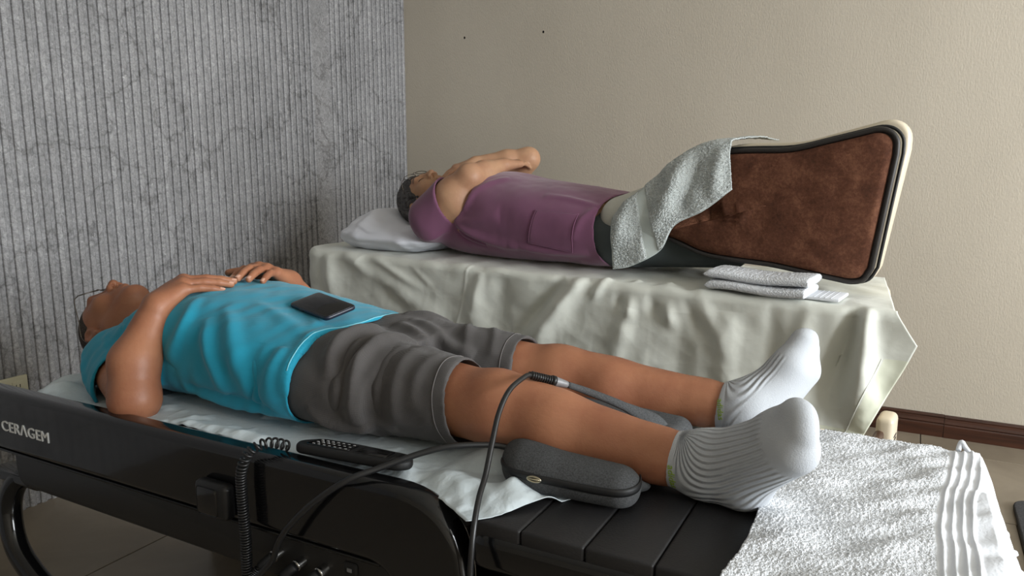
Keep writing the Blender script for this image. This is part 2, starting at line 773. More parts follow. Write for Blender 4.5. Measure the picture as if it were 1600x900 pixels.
def skin(name, col, red):
    m = NT(name)
    co = m.coord()
    n1 = m.noise(co, 9, 4, 0.6)
    n2 = m.noise(co, 160, 3, 0.6)
    c, r = lin(col), lin(red)
    m.l(m.ramp(n1, [(0.3, r), (0.62, c)]), m.b.inputs['Base Color'])
    m.b.inputs['Roughness'].default_value = 0.48
    m.b.inputs['Specular IOR Level'].default_value = 0.4
    m.b.inputs['Subsurface Weight'].default_value = 0.12
    m.b.inputs['Subsurface Radius'].default_value = (0.010, 0.004, 0.002)
    m.b.inputs['Subsurface Scale'].default_value = 1.0
    m.l(m.bump(n2, 0.22, 0.002), m.b.inputs['Normal'])
    return m.m


def weave(name, col, rough=0.8, scale=420, strength=0.25, var=0.08, sheen=0.15, dist=0.0015):
    m = NT(name)
    co = m.coord()
    w1 = m.n('ShaderNodeTexWave', wave_type='BANDS', bands_direction='X')
    w1.inputs['Scale'].default_value = scale / 6.28
    w2 = m.n('ShaderNodeTexWave', wave_type='BANDS', bands_direction='Z')
    w2.inputs['Scale'].default_value = scale / 6.28
    m.l(co, w1.inputs['Vector'])
    m.l(co, w2.inputs['Vector'])
    mul = m.n('ShaderNodeMath', operation='MULTIPLY')
    m.l(w1.outputs['Fac'], mul.inputs[0])
    m.l(w2.outputs['Fac'], mul.inputs[1])
    n = m.noise(co, 6, 4, 0.6)
    c = lin(col)
    m.l(m.ramp(n, [(0.3, tuple(x * (1 - var) for x in c)), (0.7, tuple(min(1, x * (1 + var)) for x in c))]), m.b.inputs['Base Color'])
    m.b.inputs['Roughness'].default_value = rough
    m.b.inputs['Specular IOR Level'].default_value = 0.25
    m.b.inputs['Sheen Weight'].default_value = sheen
    m.l(m.bump(mul.outputs[0], strength, dist), m.b.inputs['Normal'])
    return m.m


def velvet():
    m = NT('brown_velvet')
    co = m.coord()
    a = m.noise(co, 14, 6, 0.65, 0.4)
    b = m.noise(co, 120, 4, 0.7)
    mx = m.n('ShaderNodeMixRGB')
    mx.inputs[0].default_value = 0.4
    m.l(a, mx.inputs[1])
    m.l(b, mx.inputs[2])
    m.l(m.ramp(mx.outputs[0], [(0.32, lin((66, 41, 31))), (0.5, lin((94, 60, 45))), (0.68, lin((126, 86, 66)))]), m.b.inputs['Base Color'])
    m.b.inputs['Roughness'].default_value = 0.85
    m.b.inputs['Specular IOR Level'].default_value = 0.15
    m.b.inputs['Sheen Weight'].default_value = 0.5
    m.b.inputs['Sheen Roughness'].default_value = 0.35
    m.b.inputs['Sheen Tint'].default_value = (*lin((190, 130, 100)), 1)
    m.l(m.bump(b, 0.4, 0.003), m.b.inputs['Normal'])
    return m.m


def sock_mat():
    m = NT('white_rib_knit')
    at = m.n('ShaderNodeAttribute', attribute_name='rib')
    mk = m.n('ShaderNodeAttribute', attribute_name='ribmask')
    s = m.n('ShaderNodeMath', operation='SINE')
    mul = m.n('ShaderNodeMath', operation='MULTIPLY')
    m.l(at.outputs['Fac'], mul.inputs[0])
    mul.inputs[1].default_value = 2 * math.pi / 0.0086
    m.l(mul.outputs[0], s.inputs[0])
    m2 = m.n('ShaderNodeMath', operation='MULTIPLY')
    m.l(s.outputs[0], m2.inputs[0])
    m.l(mk.outputs['Fac'], m2.inputs[1])
    co = m.coord()
    n = m.noise(co, 500, 2)
    m.b.inputs['Base Color'].default_value = (*lin((184, 188, 193)), 1)
    m.b.inputs['Roughness'].default_value = 0.95
    m.b.inputs['Specular IOR Level'].default_value = 0.1
    b1 = m.bump(m2.outputs[0], 0.9, 0.0016)
    m.l(m.bump(n, 0.4, 0.0015, b1), m.b.inputs['Normal'])
    return m.m


M = dict(
    stone=fluted_stone(), plaster=plaster(), wood=dark_wood(), tile=tile_mat(),
    grout=mat('tile_grout', (70, 64, 56), 0.9),
    ceiling=mat('white_ceiling', (215, 212, 204), 0.9), frame=mat('window_aluminium', (150, 150, 150), 0.4, metal=0.8),
    glass=pane_glass(), lens=spectacle_lens(),
    gloss=mat('black_gloss_plastic', (14, 14, 15), 0.14, 0.4, coat=0.3), black=mat('black_plastic', (16, 16, 17), 0.42),
    matte=mat('black_matte_plastic', (11, 11, 12), 0.6), chrome=mat('brushed_steel', (190, 188, 184), 0.25, metal=1.0),
    darkmetal=mat('dark_metal', (46, 46, 46), 0.25, metal=0.8),
    leather=mat('black_leatherette', (30, 29, 30), 0.5, 0.45, bump=0.25, bscale=260, bdist=0.002),
    paper=mat('white_nonwoven_sheet', (200, 210, 214), 0.8, 0.2, var=0.04, bump=0.35, bscale=90, bdist=0.004),
    sheet=mat('pale_green_cotton', (224, 226, 217), 0.55, 0.3, var=0.04, vscale=5, bump=0.15, bscale=60, bdist=0.004, sheen=0.1),
    hem=mat('pale_green_hem', (226, 229, 210), 0.6, 0.3, var=0.03),
    linen=mat('white_pillow_cotton', (230, 232, 240), 0.75, 0.2, bump=0.1, bscale=60, bdist=0.003),
    terry_w=terry('white_terry', (226, 229, 233)), terry_g=terry('pale_terry', (204, 210, 208)),
    flat_w=mat('white_flat_weave', (222, 225, 230), 0.9, 0.1, bump=0.4, bscale=300, bdist=0.001),
    flat_g=mat('pale_flat_weave', (198, 206, 202), 0.9, 0.1, bump=0.4, bscale=300, bdist=0.001),
    teal=weave('turquoise_pique', (28, 142, 170), 0.75, 900, 0.18, 0.05),
    tealtrim=mat('pale_turquoise_thread', (120, 190, 205), 0.8),
    shorts=weave('grey_mesh_fabric', (76, 73, 72), 0.75, 1100, 0.35, 0.06, 0.1),
    hemgrey=mat('grey_hem', (98, 94, 93), 0.8),
    purple=weave('plum_jersey', (126, 80, 108), 0.85, 1300, 0.12, 0.06, 0.3),
    pants=mat('dark_grey_jersey', (82, 88, 89), 0.85, 0.2),
    skin_m=skin('brown_skin', (162, 110, 81), (140, 88, 64)), skin_w=skin('light_brown_skin', (192, 150, 118), (176, 130, 102)),
    nail=mat('fingernail', (206, 160, 138), 0.35), lip=mat('lip', (130, 78, 66), 0.5),
    hair_m=mat('short_grey_hair', (74, 66, 62), 0.8, 0.2, var=0.3, vscale=220, bump=0.8, bscale=420, bdist=0.004),
    hair_w=mat('dark_grey_hair', (88, 86, 86), 0.55, 0.35, var=0.7, vscale=60, bump=1.0, bscale=120, bdist=0.008, stretch=(1, 4, 1)),
    wire=mat('thin_metal_wire', (110, 104, 98), 0.25, metal=1.0),
    sock=sock_mat(), green=mat('lime_thread', (150, 178, 62), 0.85),
    velvet=velvet(), cream=mat('cream_plastic', (206, 194, 172), 0.35, 0.5), offwhite=mat('off_white_fabric', (200, 199, 188), 0.75),
    trim=mat('dark_trim', (38, 34, 32), 0.5), felt=mat('grey_marl_fabric', (74, 75, 76), 0.95, 0.15, var=0.35, vscale=420, bump=0.4, bscale=500, bdist=0.001),
    navy=mat('dark_mesh_fabric', (30, 31, 36), 0.9), zip=mat('black_zip', (22, 22, 23), 0.55), brass=mat('pale_metal', (196, 186, 160), 0.3, metal=1.0),
    rubber=mat('black_rubber', (24, 24, 25), 0.38), screen=mat('phone_glass', (16, 16, 17), 0.08, 0.5), navyplastic=mat('navy_plastic', (24, 30, 46), 0.35),
    letter=mat('silver_lettering', (205, 205, 203), 0.45), ivory=mat('ivory_plastic', (190, 186, 160), 0.45),
    matgrey=mat('dark_grey_carpet', (74, 74, 76), 0.95, 0.1, var=0.4, vscale=300, bump=0.8, bscale=320, bdist=0.004),
    hole=mat('dark_hole', (14, 12, 11), 0.95), print=mat('remote_print', (170, 170, 170), 0.6), grey=mat('grey_plastic', (120, 120, 122), 0.4),
    glassblack=mat('black_glass', (12, 12, 13), 0.06),
)

# ---------------------------------------------------------------- room shell
TH = 0.12
floor = new_obj('floor', *box((XL - TH, YF - TH, -0.12), (XR + TH, YB + TH, -0.004)), M['grout'], smooth=False, kind='structure',
                label='beige tiled floor with dark grout lines')
TP = 0.60
tile_me = None
row_line = {2: -2.03, 3: -0.913, 4: -2.03, 5: -0.913, 6: 0.09}        # where one cross joint of a row falls
for iy in range(-4, 8):
    ya, yb = max(-0.17 + iy * TP, YF), min(-0.17 + (iy + 1) * TP, YB)
    if yb - ya < 0.02:
        continue
    x0 = row_line.get(iy, -2.03 if iy % 2 == 0 else -0.913)
    k0 = math.floor((XL - x0) / TP)
    for k in range(k0, k0 + 14):
        xa, xb = max(x0 + k * TP, XL), min(x0 + (k + 1) * TP, XR)
        if xb - xa < 0.02:
            continue
        if xb - xa > TP - 1e-6 and yb - ya > TP - 1e-6:
            if tile_me is None:
                t0 = new_obj('tile', *box((-TP / 2 + 0.002, -TP / 2 + 0.002, -0.009), (TP / 2 - 0.002, TP / 2 - 0.002, 0.0), 0.0012, 1), M['tile'], floor, smooth=False)
                tile_me = t0.data
            else:
                t0 = bpy.data.objects.new('tile', tile_me)
                C.objects.link(t0)
                t0.parent = floor
            t0.location = ((xa + xb) / 2, (ya + yb) / 2, 0)
        else:
            new_obj('tile', *box((xa + 0.002, ya + 0.002, -0.009), (xb - 0.002, yb - 0.002, 0.0), 0.0012, 1), M['tile'], floor, smooth=False)

wl = new_obj('wall_left', *box((XL - TH, YF - TH, 0), (XL, YB + TH, ZC)), M['stone'], smooth=False, kind='structure',
             label='grey fluted stone-effect feature wall')
# vertical flutes of the feature wall, one slat each
PITCH = 0.037
prof = [(XL - 0.001, -0.0115), (XL + 0.007, -0.0095), (XL + 0.009, -0.006), (XL + 0.009, 0.006), (XL + 0.007, 0.0095), (XL - 0.001, 0.0115)]
sv, sf = prism(prof, 2, 0.0, ZC)
slat_me = None
for i in range(161):
    y = YB - 0.022 - i * PITCH
    if y < YF + 0.02 or 2.90 < y < 3.01:
        continue
    if slat_me is None:
        s0 = new_obj('slat', sv, sf, M['stone'], wl, smooth=False)
        slat_me = s0.data
        s0.location = (0, y, 0)
    else:
        s = bpy.data.objects.new('slat', slat_me)
        C.objects.link(s)
        s.parent = wl
        s.location = (0, y, 0)

wb = new_obj('wall_back', *box((XL - TH, YB, 0), (XR + TH, YB + TH, ZC)), M['plaster'], smooth=False, kind='structure',
             label='beige painted plaster wall')
for (hx, hz) in ((-1.755, 1.825), (-2.226, 1.83)):
    a = np.linspace(0, 2 * np.pi, 12, endpoint=False)
    ring = np.stack([hx + 0.0055 * np.cos(a), np.full(12, YB - 0.0006), hz + 0.0065 * np.sin(a)], 1)
    ring2 = ring + np.array([0, 0.004, 0])
    new_obj('nail_hole', np.vstack([ring, ring2]), [tuple(range(12))] + [(i, (i + 1) % 12, 12 + (i + 1) % 12, 12 + i) for i in range(12)],
            M['hole'], wb)
# right wall with the window
y0, y1, z0, z1 = WIN[0]
pieces = [box((XR, YF - TH, 0), (XR + TH, YB + TH, z0)), box((XR, YF - TH, z1), (XR + TH, YB + TH, ZC)),
          box((XR, YF - TH, z0), (XR + TH, y0, z1)), box((XR, y1, z0), (XR + TH, YB + TH, z1))]
new_obj('wall_right', *merge(*pieces), M['plaster'], smooth=False, kind='structure', label='beige plaster wall with the daylight window')
win = empty('window_1', (XR + 0.05, (y0 + y1) / 2, z0))
win['kind'] = 'structure'
win['label'] = 'aluminium side window letting in daylight'
fr = [box((XR + 0.03, y0, z0), (XR + 0.07, y1, z0 + 0.05)), box((XR + 0.03, y0, z1 - 0.05), (XR + 0.07, y1, z1)),
      box((XR + 0.03, y0, z0), (XR + 0.07, y0 + 0.05, z1)), box((XR + 0.03, y1 - 0.05, z0), (XR + 0.07, y1, z1)),
      box((XR + 0.03, (y0 + y1) / 2 - 0.025, z0), (XR + 0.07, (y0 + y1) / 2 + 0.025, z1))]
new_obj('window_frame', *merge(*fr), M['frame'], win, smooth=False)
ym = (y0 + y1) / 2
for a, b in ((y0 + 0.05, ym - 0.025), (ym + 0.025, y1 - 0.05)):
    new_obj('pane', *box((XR + 0.048, a, z0 + 0.05), (XR + 0.052, b, z1 - 0.05)), M['glass'], win, smooth=False)
new_obj('wall_front', *box((XL - TH, YF - TH, 0), (XR + TH, YF, ZC)), M['plaster'], smooth=False, kind='structure', label='beige plaster wall behind the photographer')
new_obj('ceiling', *box((XL - TH, YF - TH, ZC), (XR + TH, YB + TH, ZC + 0.1)), M['ceiling'], smooth=False, kind='structure',
        label='plain pale ceiling above the frame')
# dark wooden skirting along the back wall: two boards meeting in a butt joint
bp = [(YB, 0.0), (YB - 0.016, 0.0), (YB - 0.016, 0.052), (YB - 0.013, 0.058), (YB - 0.017, 0.064), (YB - 0.013, 0.074),
      (YB - 0.011, 0.084), (YB - 0.013, 0.090), (YB - 0.009, 0.098), (YB, 0.099)]
bb = empty('baseboard_back', (0, YB, 0))
bb['kind'] = 'structure'
bb['label'] = 'dark brown wooden skirting along the beige wall'
new_obj('board', *prism(bp, 0, XL + 0.02, 0.175), M['wood'], bb, smooth=False)
new_obj('board', *prism([(a - (0.0 if a == YB else 0.0015), b * 0.985) for a, b in bp], 0, 0.1762, XR), M['wood'], bb, smooth=False)

# wall socket low on the fluted wall
ox = XL + 0.009
out = empty('wall_socket', (ox, 1.36, 0.44), 'ivory plastic wall socket low on the grey fluted wall', 'socket')
new_obj('cover_plate', *box((ox - 0.002, 1.296, 0.402), (ox + 0.008, 1.419, 0.468), 0.003), M['ivory'], out)
for yy in (1.33, 1.385):
    new_obj('outlet_insert', *box((ox + 0.006, yy - 0.018, 0.418), (ox + 0.0105, yy + 0.018, 0.452), 0.002), M['ivory'], out)
    for q in (-0.006, 0.006):
        new_obj('socket_slot', *box((ox + 0.0095, yy + q - 0.0012, 0.43), (ox + 0.0109, yy + q + 0.0012, 0.441)), M['hole'], out, smooth=False)

# dark grey floor mat at the right
new_obj('floor_mat', *prism(rounded([(0.37, 2.45), (1.0, 2.45), (1.0, 3.02), (0.37, 3.02)], 0.07, 8), 2, 0.0, 0.018, 0.006),
        M['matgrey'], label='dark grey carpet mat with a rounded corner on the tiles', cat='mat')

# ---------------------------------------------------------------- near massage bed
bed = empty('massage_bed', (-1.3, 1.24, 0), 'black glossy massage bed with silver lettering on its side rail, nearest the camera', 'bed')
RY, RZ = 0.905, 0.67
# the rail turns down at the foot end, so it reaches lower there
outline = rounded([(-2.05, 0.528), (-0.715, 0.528), (-0.665, 0.40), (-0.565, 0.38), (-0.565, RZ), (-2.05, RZ)], [0.03, 0.04, 0.02, 0.0, 0.15, 0.05], 12)
new_obj('side_rail', *prism(outline, 1, RY, RY + 0.052, 0.017, 4), M['gloss'], bed).modifiers.new('wn', 'WEIGHTED_NORMAL')
new_obj('far_side_rail', *prism(outline, 1, 1.515, 1.555, 0.012, 3), M['gloss'], bed)
low = rounded([(-1.80, 0.435), (-0.66, 0.425), (-0.64, 0.54), (-1.80, 0.54)], [0.04, 0.03, 0, 0], 6)
new_obj('lower_panel', *prism(low, 1, 0.932, 0.955, 0.006, 2), M['black'], bed)
new_obj('lower_body', *box((-1.79, 0.955, 0.44), (-0.66, 1.51, 0.60), 0.01), M['matte'], bed)
new_obj('lower_lip', *box((-2.0, 0.910, 0.523), (-0.73, 0.935, 0.529), 0.002), M['darkmetal'], bed)
head_edge = [(-1.79, 0.955), (-1.79, 1.08), (-1.87, 1.16), (-1.98, 1.24), (-2.01, 1.31), (-1.98, 1.39), (-1.88, 1.47), (-1.80, 1.51)]
mat_poly = [(-0.60, 0.955), (-0.60, 1.51)] + [tuple(p) for p in spline(head_edge, 4)[::-1][:, :2]]
new_obj('mattress', *prism(mat_poly, 2, 0.59, 0.645, 0.012, 3), M['leather'], bed)
v, f = text_mesh('CER\u039bGEM', 0.0345, 0.0012, 1.0)
w = v[:, 0].max() - v[:, 0].min()
v[:, 0] = (v[:, 0] - v[:, 0].min()) / w * 0.176
tv = np.stack([-1.783 + v[:, 0], RY - 0.0008 - v[:, 2], 0.580 + v[:, 1] * 0.98 + 0.0], 1)
tv[:, 0] += (v[:, 1]) * 0.0
new_obj('lettering', tv, f, M['letter'], bed, smooth=False)
# remote holder on the rail
new_obj('remote_holder', *box((-1.128, 0.880, 0.538), (-1.046, 0.907, 0.606), 0.010, 3), M['black'], bed)
new_obj('holder_cover', *box((-1.118, 0.876, 0.545), (-1.066, 0.884, 0.598), 0.006, 3), M['gloss'], bed)
# socket ring ports with plugged cords
for k, (px_, pz_) in enumerate(((-0.972, 0.478), (-0.918, 0.474), (-0.866, 0.474))):
    a = spline([(px_, 0.934, pz_), (px_, 0.922, pz_), (px_ - 0.001, 0.915, pz_ - 0.001)], 4)
    pt = new_obj('cord_port', *tube(a, 0.0105, 18), M['chrome'], bed)
    new_obj('port_hole', *tube(np.array([(px_, 0.9145, pz_), (px_, 0.9135, pz_)]), 0.0082, 16), M['matte'], pt)
# usb port and power socket
new_obj('port_plate', *box((-0.822, 0.9275, 0.478), (-0.792, 0.934, 0.502), 0.004), M['matte'], bed)
new_obj('usb_port', *box((-0.812, 0.926, 0.486), (-0.802, 0.929, 0.4925)), M['grey'], bed, smooth=False)
# curved legs
leg_path = [(-1.845, 0.99, 0.435), (-1.885, 0.97, 0.40), (-1.90, 0.96, 0.33), (-1.86, 0.95, 0.24), (-1.74, 0.95, 0.16), (-1.58, 0.95, 0.11), (-1.35, 0.95, 0.06), (-1.2, 0.95, 0.032)]
for dy in (0.0, 0.51):
    P = spline(leg_path, 8) + np.array([0, dy, 0])
    new_obj('leg', *tube(P, 0.026, 14), M['gloss'], bed)
    P2 = P * np.array([-1, 1, 1]) + np.array([-2.50, 0, 0])
    new_obj('leg', *tube(P2, 0.026, 14), M['gloss'], bed)
for dy in (0.0, 0.46):
    new_obj('leg_bracket', *prism(rounded([(-1.96, 0.955 + dy), (-1.755, 0.955 + dy), (-1.755, 1.02 + dy), (-1.96, 1.02 + dy)], 0.03, 5), 2, 0.412, 0.437, 0.006), M['gloss'], bed)

# solid foot support of the bed
new_obj('foot_support', *box((-0.66, 0.96, 0.0), (-0.59, 1.50, 0.46), 0.012), M['matte'], bed)

new_obj('light_block_panel', *box((-1.86, 1.495, 0.0), (-0.60, 1.525, 0.50), 0.006), M['matte'], bed)  # added, out of sight: keeps window light off the floor under the bed

# foot bench pushed against the foot of the massage bed
bench = empty('foot_bench', (-0.2, 1.24, 0), 'low black padded foot bench under the feet in white socks', 'bench')
new_obj('frame', *prism(rounded([(-0.555, 0.900), (0.125, 0.900), (0.125, 1.55), (-0.555, 1.55)], 0.03, 6), 2, 0.575, 0.632, 0.015, 3), M['gloss'], bench)
xs = [-0.552, -0.47, -0.37, -0.27, -0.17, -0.07, 0.03, 0.118]
for a, b in zip(xs[:-1], xs[1:]):
    new_obj('pad', *box((a + 0.0006, 0.908, 0.622), (b - 0.0006, 1.535, 0.651), 0.0045, 3), M['leather'], bench)
for x in (-0.40, 0.06):  # legs shaped as wide solid panels to block low light
    new_obj('leg_panel', *box((x - 0.02, 0.945, 0.0), (x + 0.02, 1.515, 0.58), 0.008), M['black'], bench)

# ---------------------------------------------------------------- white disposable sheet on the massage bed
def near_sheet():
    nu, nv = 330, 130
    a = np.linspace(0, 1, nu)[:, None]
    b = np.linspace(0, 1, nv)[None]
    xe = np.interp(b.ravel(), [0, 0.12, 0.25, 0.45, 0.7, 1.0], [-0.515, -0.465, -0.425, -0.36, -0.33, -0.32])[None]
    xs_ = np.interp(b.ravel(), [0, 0.2, 0.4, 0.6, 0.8, 1], [-1.77, -1.775, -1.83, -1.92, -1.88, -1.78])[None]
    X = xs_ + (xe - xs_) * a
    ylo = np.interp(a.ravel(), [0, 0.02, 0.1, 0.8, 0.875, 0.93, 0.97, 1], [0.99, 0.955, 0.957, 0.957, 0.958, 0.925, 0.895, 0.935])[:, None]
    Y = ylo + (1.49 - ylo) * b + 0 * X
    P = np.stack([X, Y], -1)
    Z = 0.653 + 0.004 * fnoise(P * np.array([1, 1.7]), 0.16, 3) + 0.0022 * fnoise(P, 0.045, 5) + 0.0026 * crumple(P, 0.09, 6)
    Z = np.maximum(Z, 0.6495)
    G = np.stack([X, Y, Z], -1)
    up = np.zeros_like(G)
    up[..., 2] = 1
    G = ridges(G, up, [((-1.40, 0.965, 0.655), (-1.02, 0.975, 0.655), 0.016, 0.035, 0.02), ((-1.2, 1.0, 0.655), (-1.0, 0.99, 0.655), 0.010, 0.03, 0.02),
                       ((-0.70, 1.02, 0.655), (-0.50, 0.94, 0.655), 0.022, 0.04, 0.035), ((-0.78, 1.03, 0.655), (-0.70, 0.965, 0.655), 0.020, 0.03, 0.02),
                       ((-0.62, 1.0, 0.655), (-0.53, 0.91, 0.655), -0.008, 0.012, 0.014), ((-0.56, 1.05, 0.655), (-0.49, 0.96, 0.655), 0.026, 0.03, 0.03),
                       ((-0.60, 1.06, 0.655), (-0.64, 1.2, 0.655), 0.035, 0.05, 0.06), ((-0.5, 1.0, 0.655), (-0.42, 1.0, 0.655), 0.012, 0.02, 0.02),
                       ((-1.78, 0.99, 0.655), (-1.74, 1.15, 0.655), 0.020, 0.05, 0.05), ((-1.74, 0.97, 0.655), (-1.70, 1.05, 0.655), 0.014, 0.018, 0.018)])
    G[..., 2] = np.maximum(G[..., 2], 0.6535)
    o = new_obj('bed_sheet', G.reshape(-1, 3), grid_faces(nu, nv), M['paper'],
                label='thin white crumpled disposable sheet on the black massage bed', cat='sheet')
    return solid(o, 0.0012)


near_sheet()


# ---------------------------------------------------------------- big white towel over the end of the foot bench
def bench_towel():
    nu, nv = 210, 230
    a = np.linspace(0, 1, nu)[:, None] + 0 * np.linspace(0, 1, nv)[None]
    b = 0 * a + np.linspace(0, 1, nv)[None]
    yy = 0.872 + 0.668 * b
    L0 = -0.186 + 0.035 * (b > 0).astype(float) * b + 0.006 * np.sin(b * 9)
    s = a * 0.385                      # run of cloth from its left edge
    end = 0.128 + 0.012 * (1 - b)
    flat = np.minimum(s, end - L0)
    over = np.maximum(0, s - (end - L0))
    X = L0 + flat + 0.020 * (1 - np.exp(-over / 0.03)) + over * (0.18 + 0.18 * (1 - b))
    Z = 0.664 - np.maximum(0, over - 0.012) * 0.90 - 0.012 * (1 - np.exp(-over / 0.012))
    P = np.stack([X, yy], -1)
    Z = Z + 0.005 * fnoise(P, 0.14, 11) + 0.003 * fnoise(P, 0.06, 12)
    # flanks hang a little over the front of the bench
    fr = np.clip((0.905 - yy) / 0.033, 0, 1)
    Z -= 0.03 * fr ** 1.5
    bk = np.clip((yy - 1.525) / 0.015, 0, 1)
    Z -= 0.012 * bk
    terryz = (s < 0.232)
    rng = np.random.RandomState(4)
    Z = Z + np.where(terryz, rng.rand(nu, nv) * 0.0024, rng.rand(nu, nv) * 0.0006)
    for c in (0.241, 0.254, 0.267, 0.280):
        Z = Z + 0.0036 * np.exp(-((s - c - 0.0012 * np.sin(yy * 19 + c * 40) - 0.0008 * np.sin(yy * 47)) / 0.0026) ** 2)
    X = X + np.where(a > 0.985, 0.006 * np.sin(yy * 90) * np.sin(yy * 37), 0)
    Z = np.maximum(Z, np.where(s < end - L0 + 0.004, 0.6565, -1))
    G = np.stack([X, yy, Z], -1)
    o = new_obj('bath_towel', G.reshape(-1, 3), grid_faces(nu, nv), M['terry_w'],
                label='large white terry towel with ribbed border spread over the end of the foot bench', cat='towel')
    o.data.materials.append(M['flat_w'])
    fi = np.array([1 if s[i, 0] > 0.232 and s[i, 0] < 0.365 else 0 for i in range(nu - 1) for j in range(nv - 1)], np.int32)
    o.data.polygons.foreach_set('material_index', fi)
    return solid(o, 0.0035)


bt = bench_towel()
new_obj('hanging_loop', *tube(spline([(0.100, 1.530, 0.662), (0.102, 1.537, 0.670), (0.105, 1.538, 0.676), (0.110, 1.536, 0.669), (0.118, 1.532, 0.660)], 6), 0.0045, 8), M['flat_w'], bt)

# ---------------------------------------------------------------- people: head and hands
class Frame:
    """a local frame: lateral x, forward (face) y, up (crown) z, placed in the world and scaled"""
    def __init__(s, c, fwd, up, sc=1.0):
        s.c = np.array(c, float)
        y = np.array(fwd, float)
        y /= np.linalg.norm(y)
        z = np.array(up, float)
        z -= y * (y @ z)
        z /= np.linalg.norm(z)
        s.R = np.stack([np.cross(y, z), y, z])     # rows: local axes in the world
        s.sc = sc

    def w(s, p):
        return s.c + s.sc * (np.asarray(p, float) @ s.R)

    def loc(s, P):
        return ((np.asarray(P, float) - s.c) @ s.R.T) / s.sc


def add_head(S, f, neck_to, neck_r=0.055, fem=False):
    k = f.sc
    e = lambda c, r, kk=0.01, mode='u': S.ell(f.w(c), np.array(r) * k, f.R, kk, mode)
    c = lambda a, b, ra, rb, kk=0.01, mode='u', flat=None: S.cone(f.w(a), f.w(b), ra * k, rb * k, kk, mode, flat)
    S.cone(f.w((0, -0.028, -0.045)), neck_to, neck_r, neck_r * 1.18, 0.03)
    c((0, 0.012, -0.085), (0, -0.01, -0.135), 0.045, 0.05, 0.03)
    e((0, -0.015, 0.032), (0.076, 0.097, 0.086), 0.02)
    e((0, 0.028, -0.012), (0.064, 0.062, 0.082), 0.03)
    c((0, 0.0, -0.055), (0, 0.055, -0.088), 0.056, 0.030, 0.03)
    for sx in (-1, 1):
        c((sx * 0.052, -0.005, -0.055), (sx * 0.016, 0.064, -0.098), 0.017, 0.017, 0.03)
        e((sx * 0.040, 0.062, -0.020), (0.026, 0.024, 0.024), 0.025)
    e((0, 0.072, -0.103), (0.021, 0.018, 0.016), 0.018)
    c((-0.038, 0.080, 0.028), (0.038, 0.080, 0.028), 0.010, 0.010, 0.02)
    for sx in (-1, 1):
        e((sx * 0.032, 0.100, 0.010), (0.019, 0.016, 0.012), 0.012, 's')
        e((sx * 0.032, 0.074, 0.009), (0.0165, 0.0145, 0.0125), 0.004)
        c((sx * 0.046, 0.0805, 0.005), (sx * 0.020, 0.086, 0.003), 0.0030, 0.0030, 0.002)      # closed lid line
    c((0, 0.084, 0.022), (0, 0.110, -0.020), 0.0085, 0.0125, 0.012)
    for sx in (-1, 1):
        e((sx * 0.0145, 0.100, -0.0255), (0.0105, 0.012, 0.009), 0.007)
        c((sx * 0.0085, 0.100, -0.0375), (sx * 0.0075, 0.107, -0.028), 0.0050, 0.0040, 0.003, 's')
    e((0, 0.080, -0.058), (0.030, 0.018, 0.022), 0.02)
    c((-0.022, 0.089, -0.052), (0, 0.098, -0.0505), 0.004, 0.0062, 0.005)
    c((0, 0.098, -0.0505), (0.022, 0.089, -0.052), 0.0062, 0.004, 0.005)
    c((-0.018, 0.088, -0.066), (0, 0.096, -0.0665), 0.004, 0.0075, 0.005)
    c((0, 0.096, -0.0665), (0.018, 0.088, -0.066), 0.0075, 0.004, 0.005)
    c((-0.026, 0.094, -0.0580), (0.026, 0.094, -0.0580), 0.0022, 0.0022, 0.003, 's')
    for sx in (-1, 1):
        e((sx * 0.080, -0.012, -0.002), (0.008, 0.017, 0.031), 0.008)
        c((sx * 0.084, -0.022, 0.018), (sx * 0.086, -0.026, -0.006), 0.006, 0.006, 0.006)
        c((sx * 0.081, -0.012, -0.026), (sx * 0.081, -0.008, -0.032), 0.008, 0.007, 0.006)
        e((sx * 0.090, -0.008, 0.002), (0.008, 0.009, 0.015), 0.006, 's')


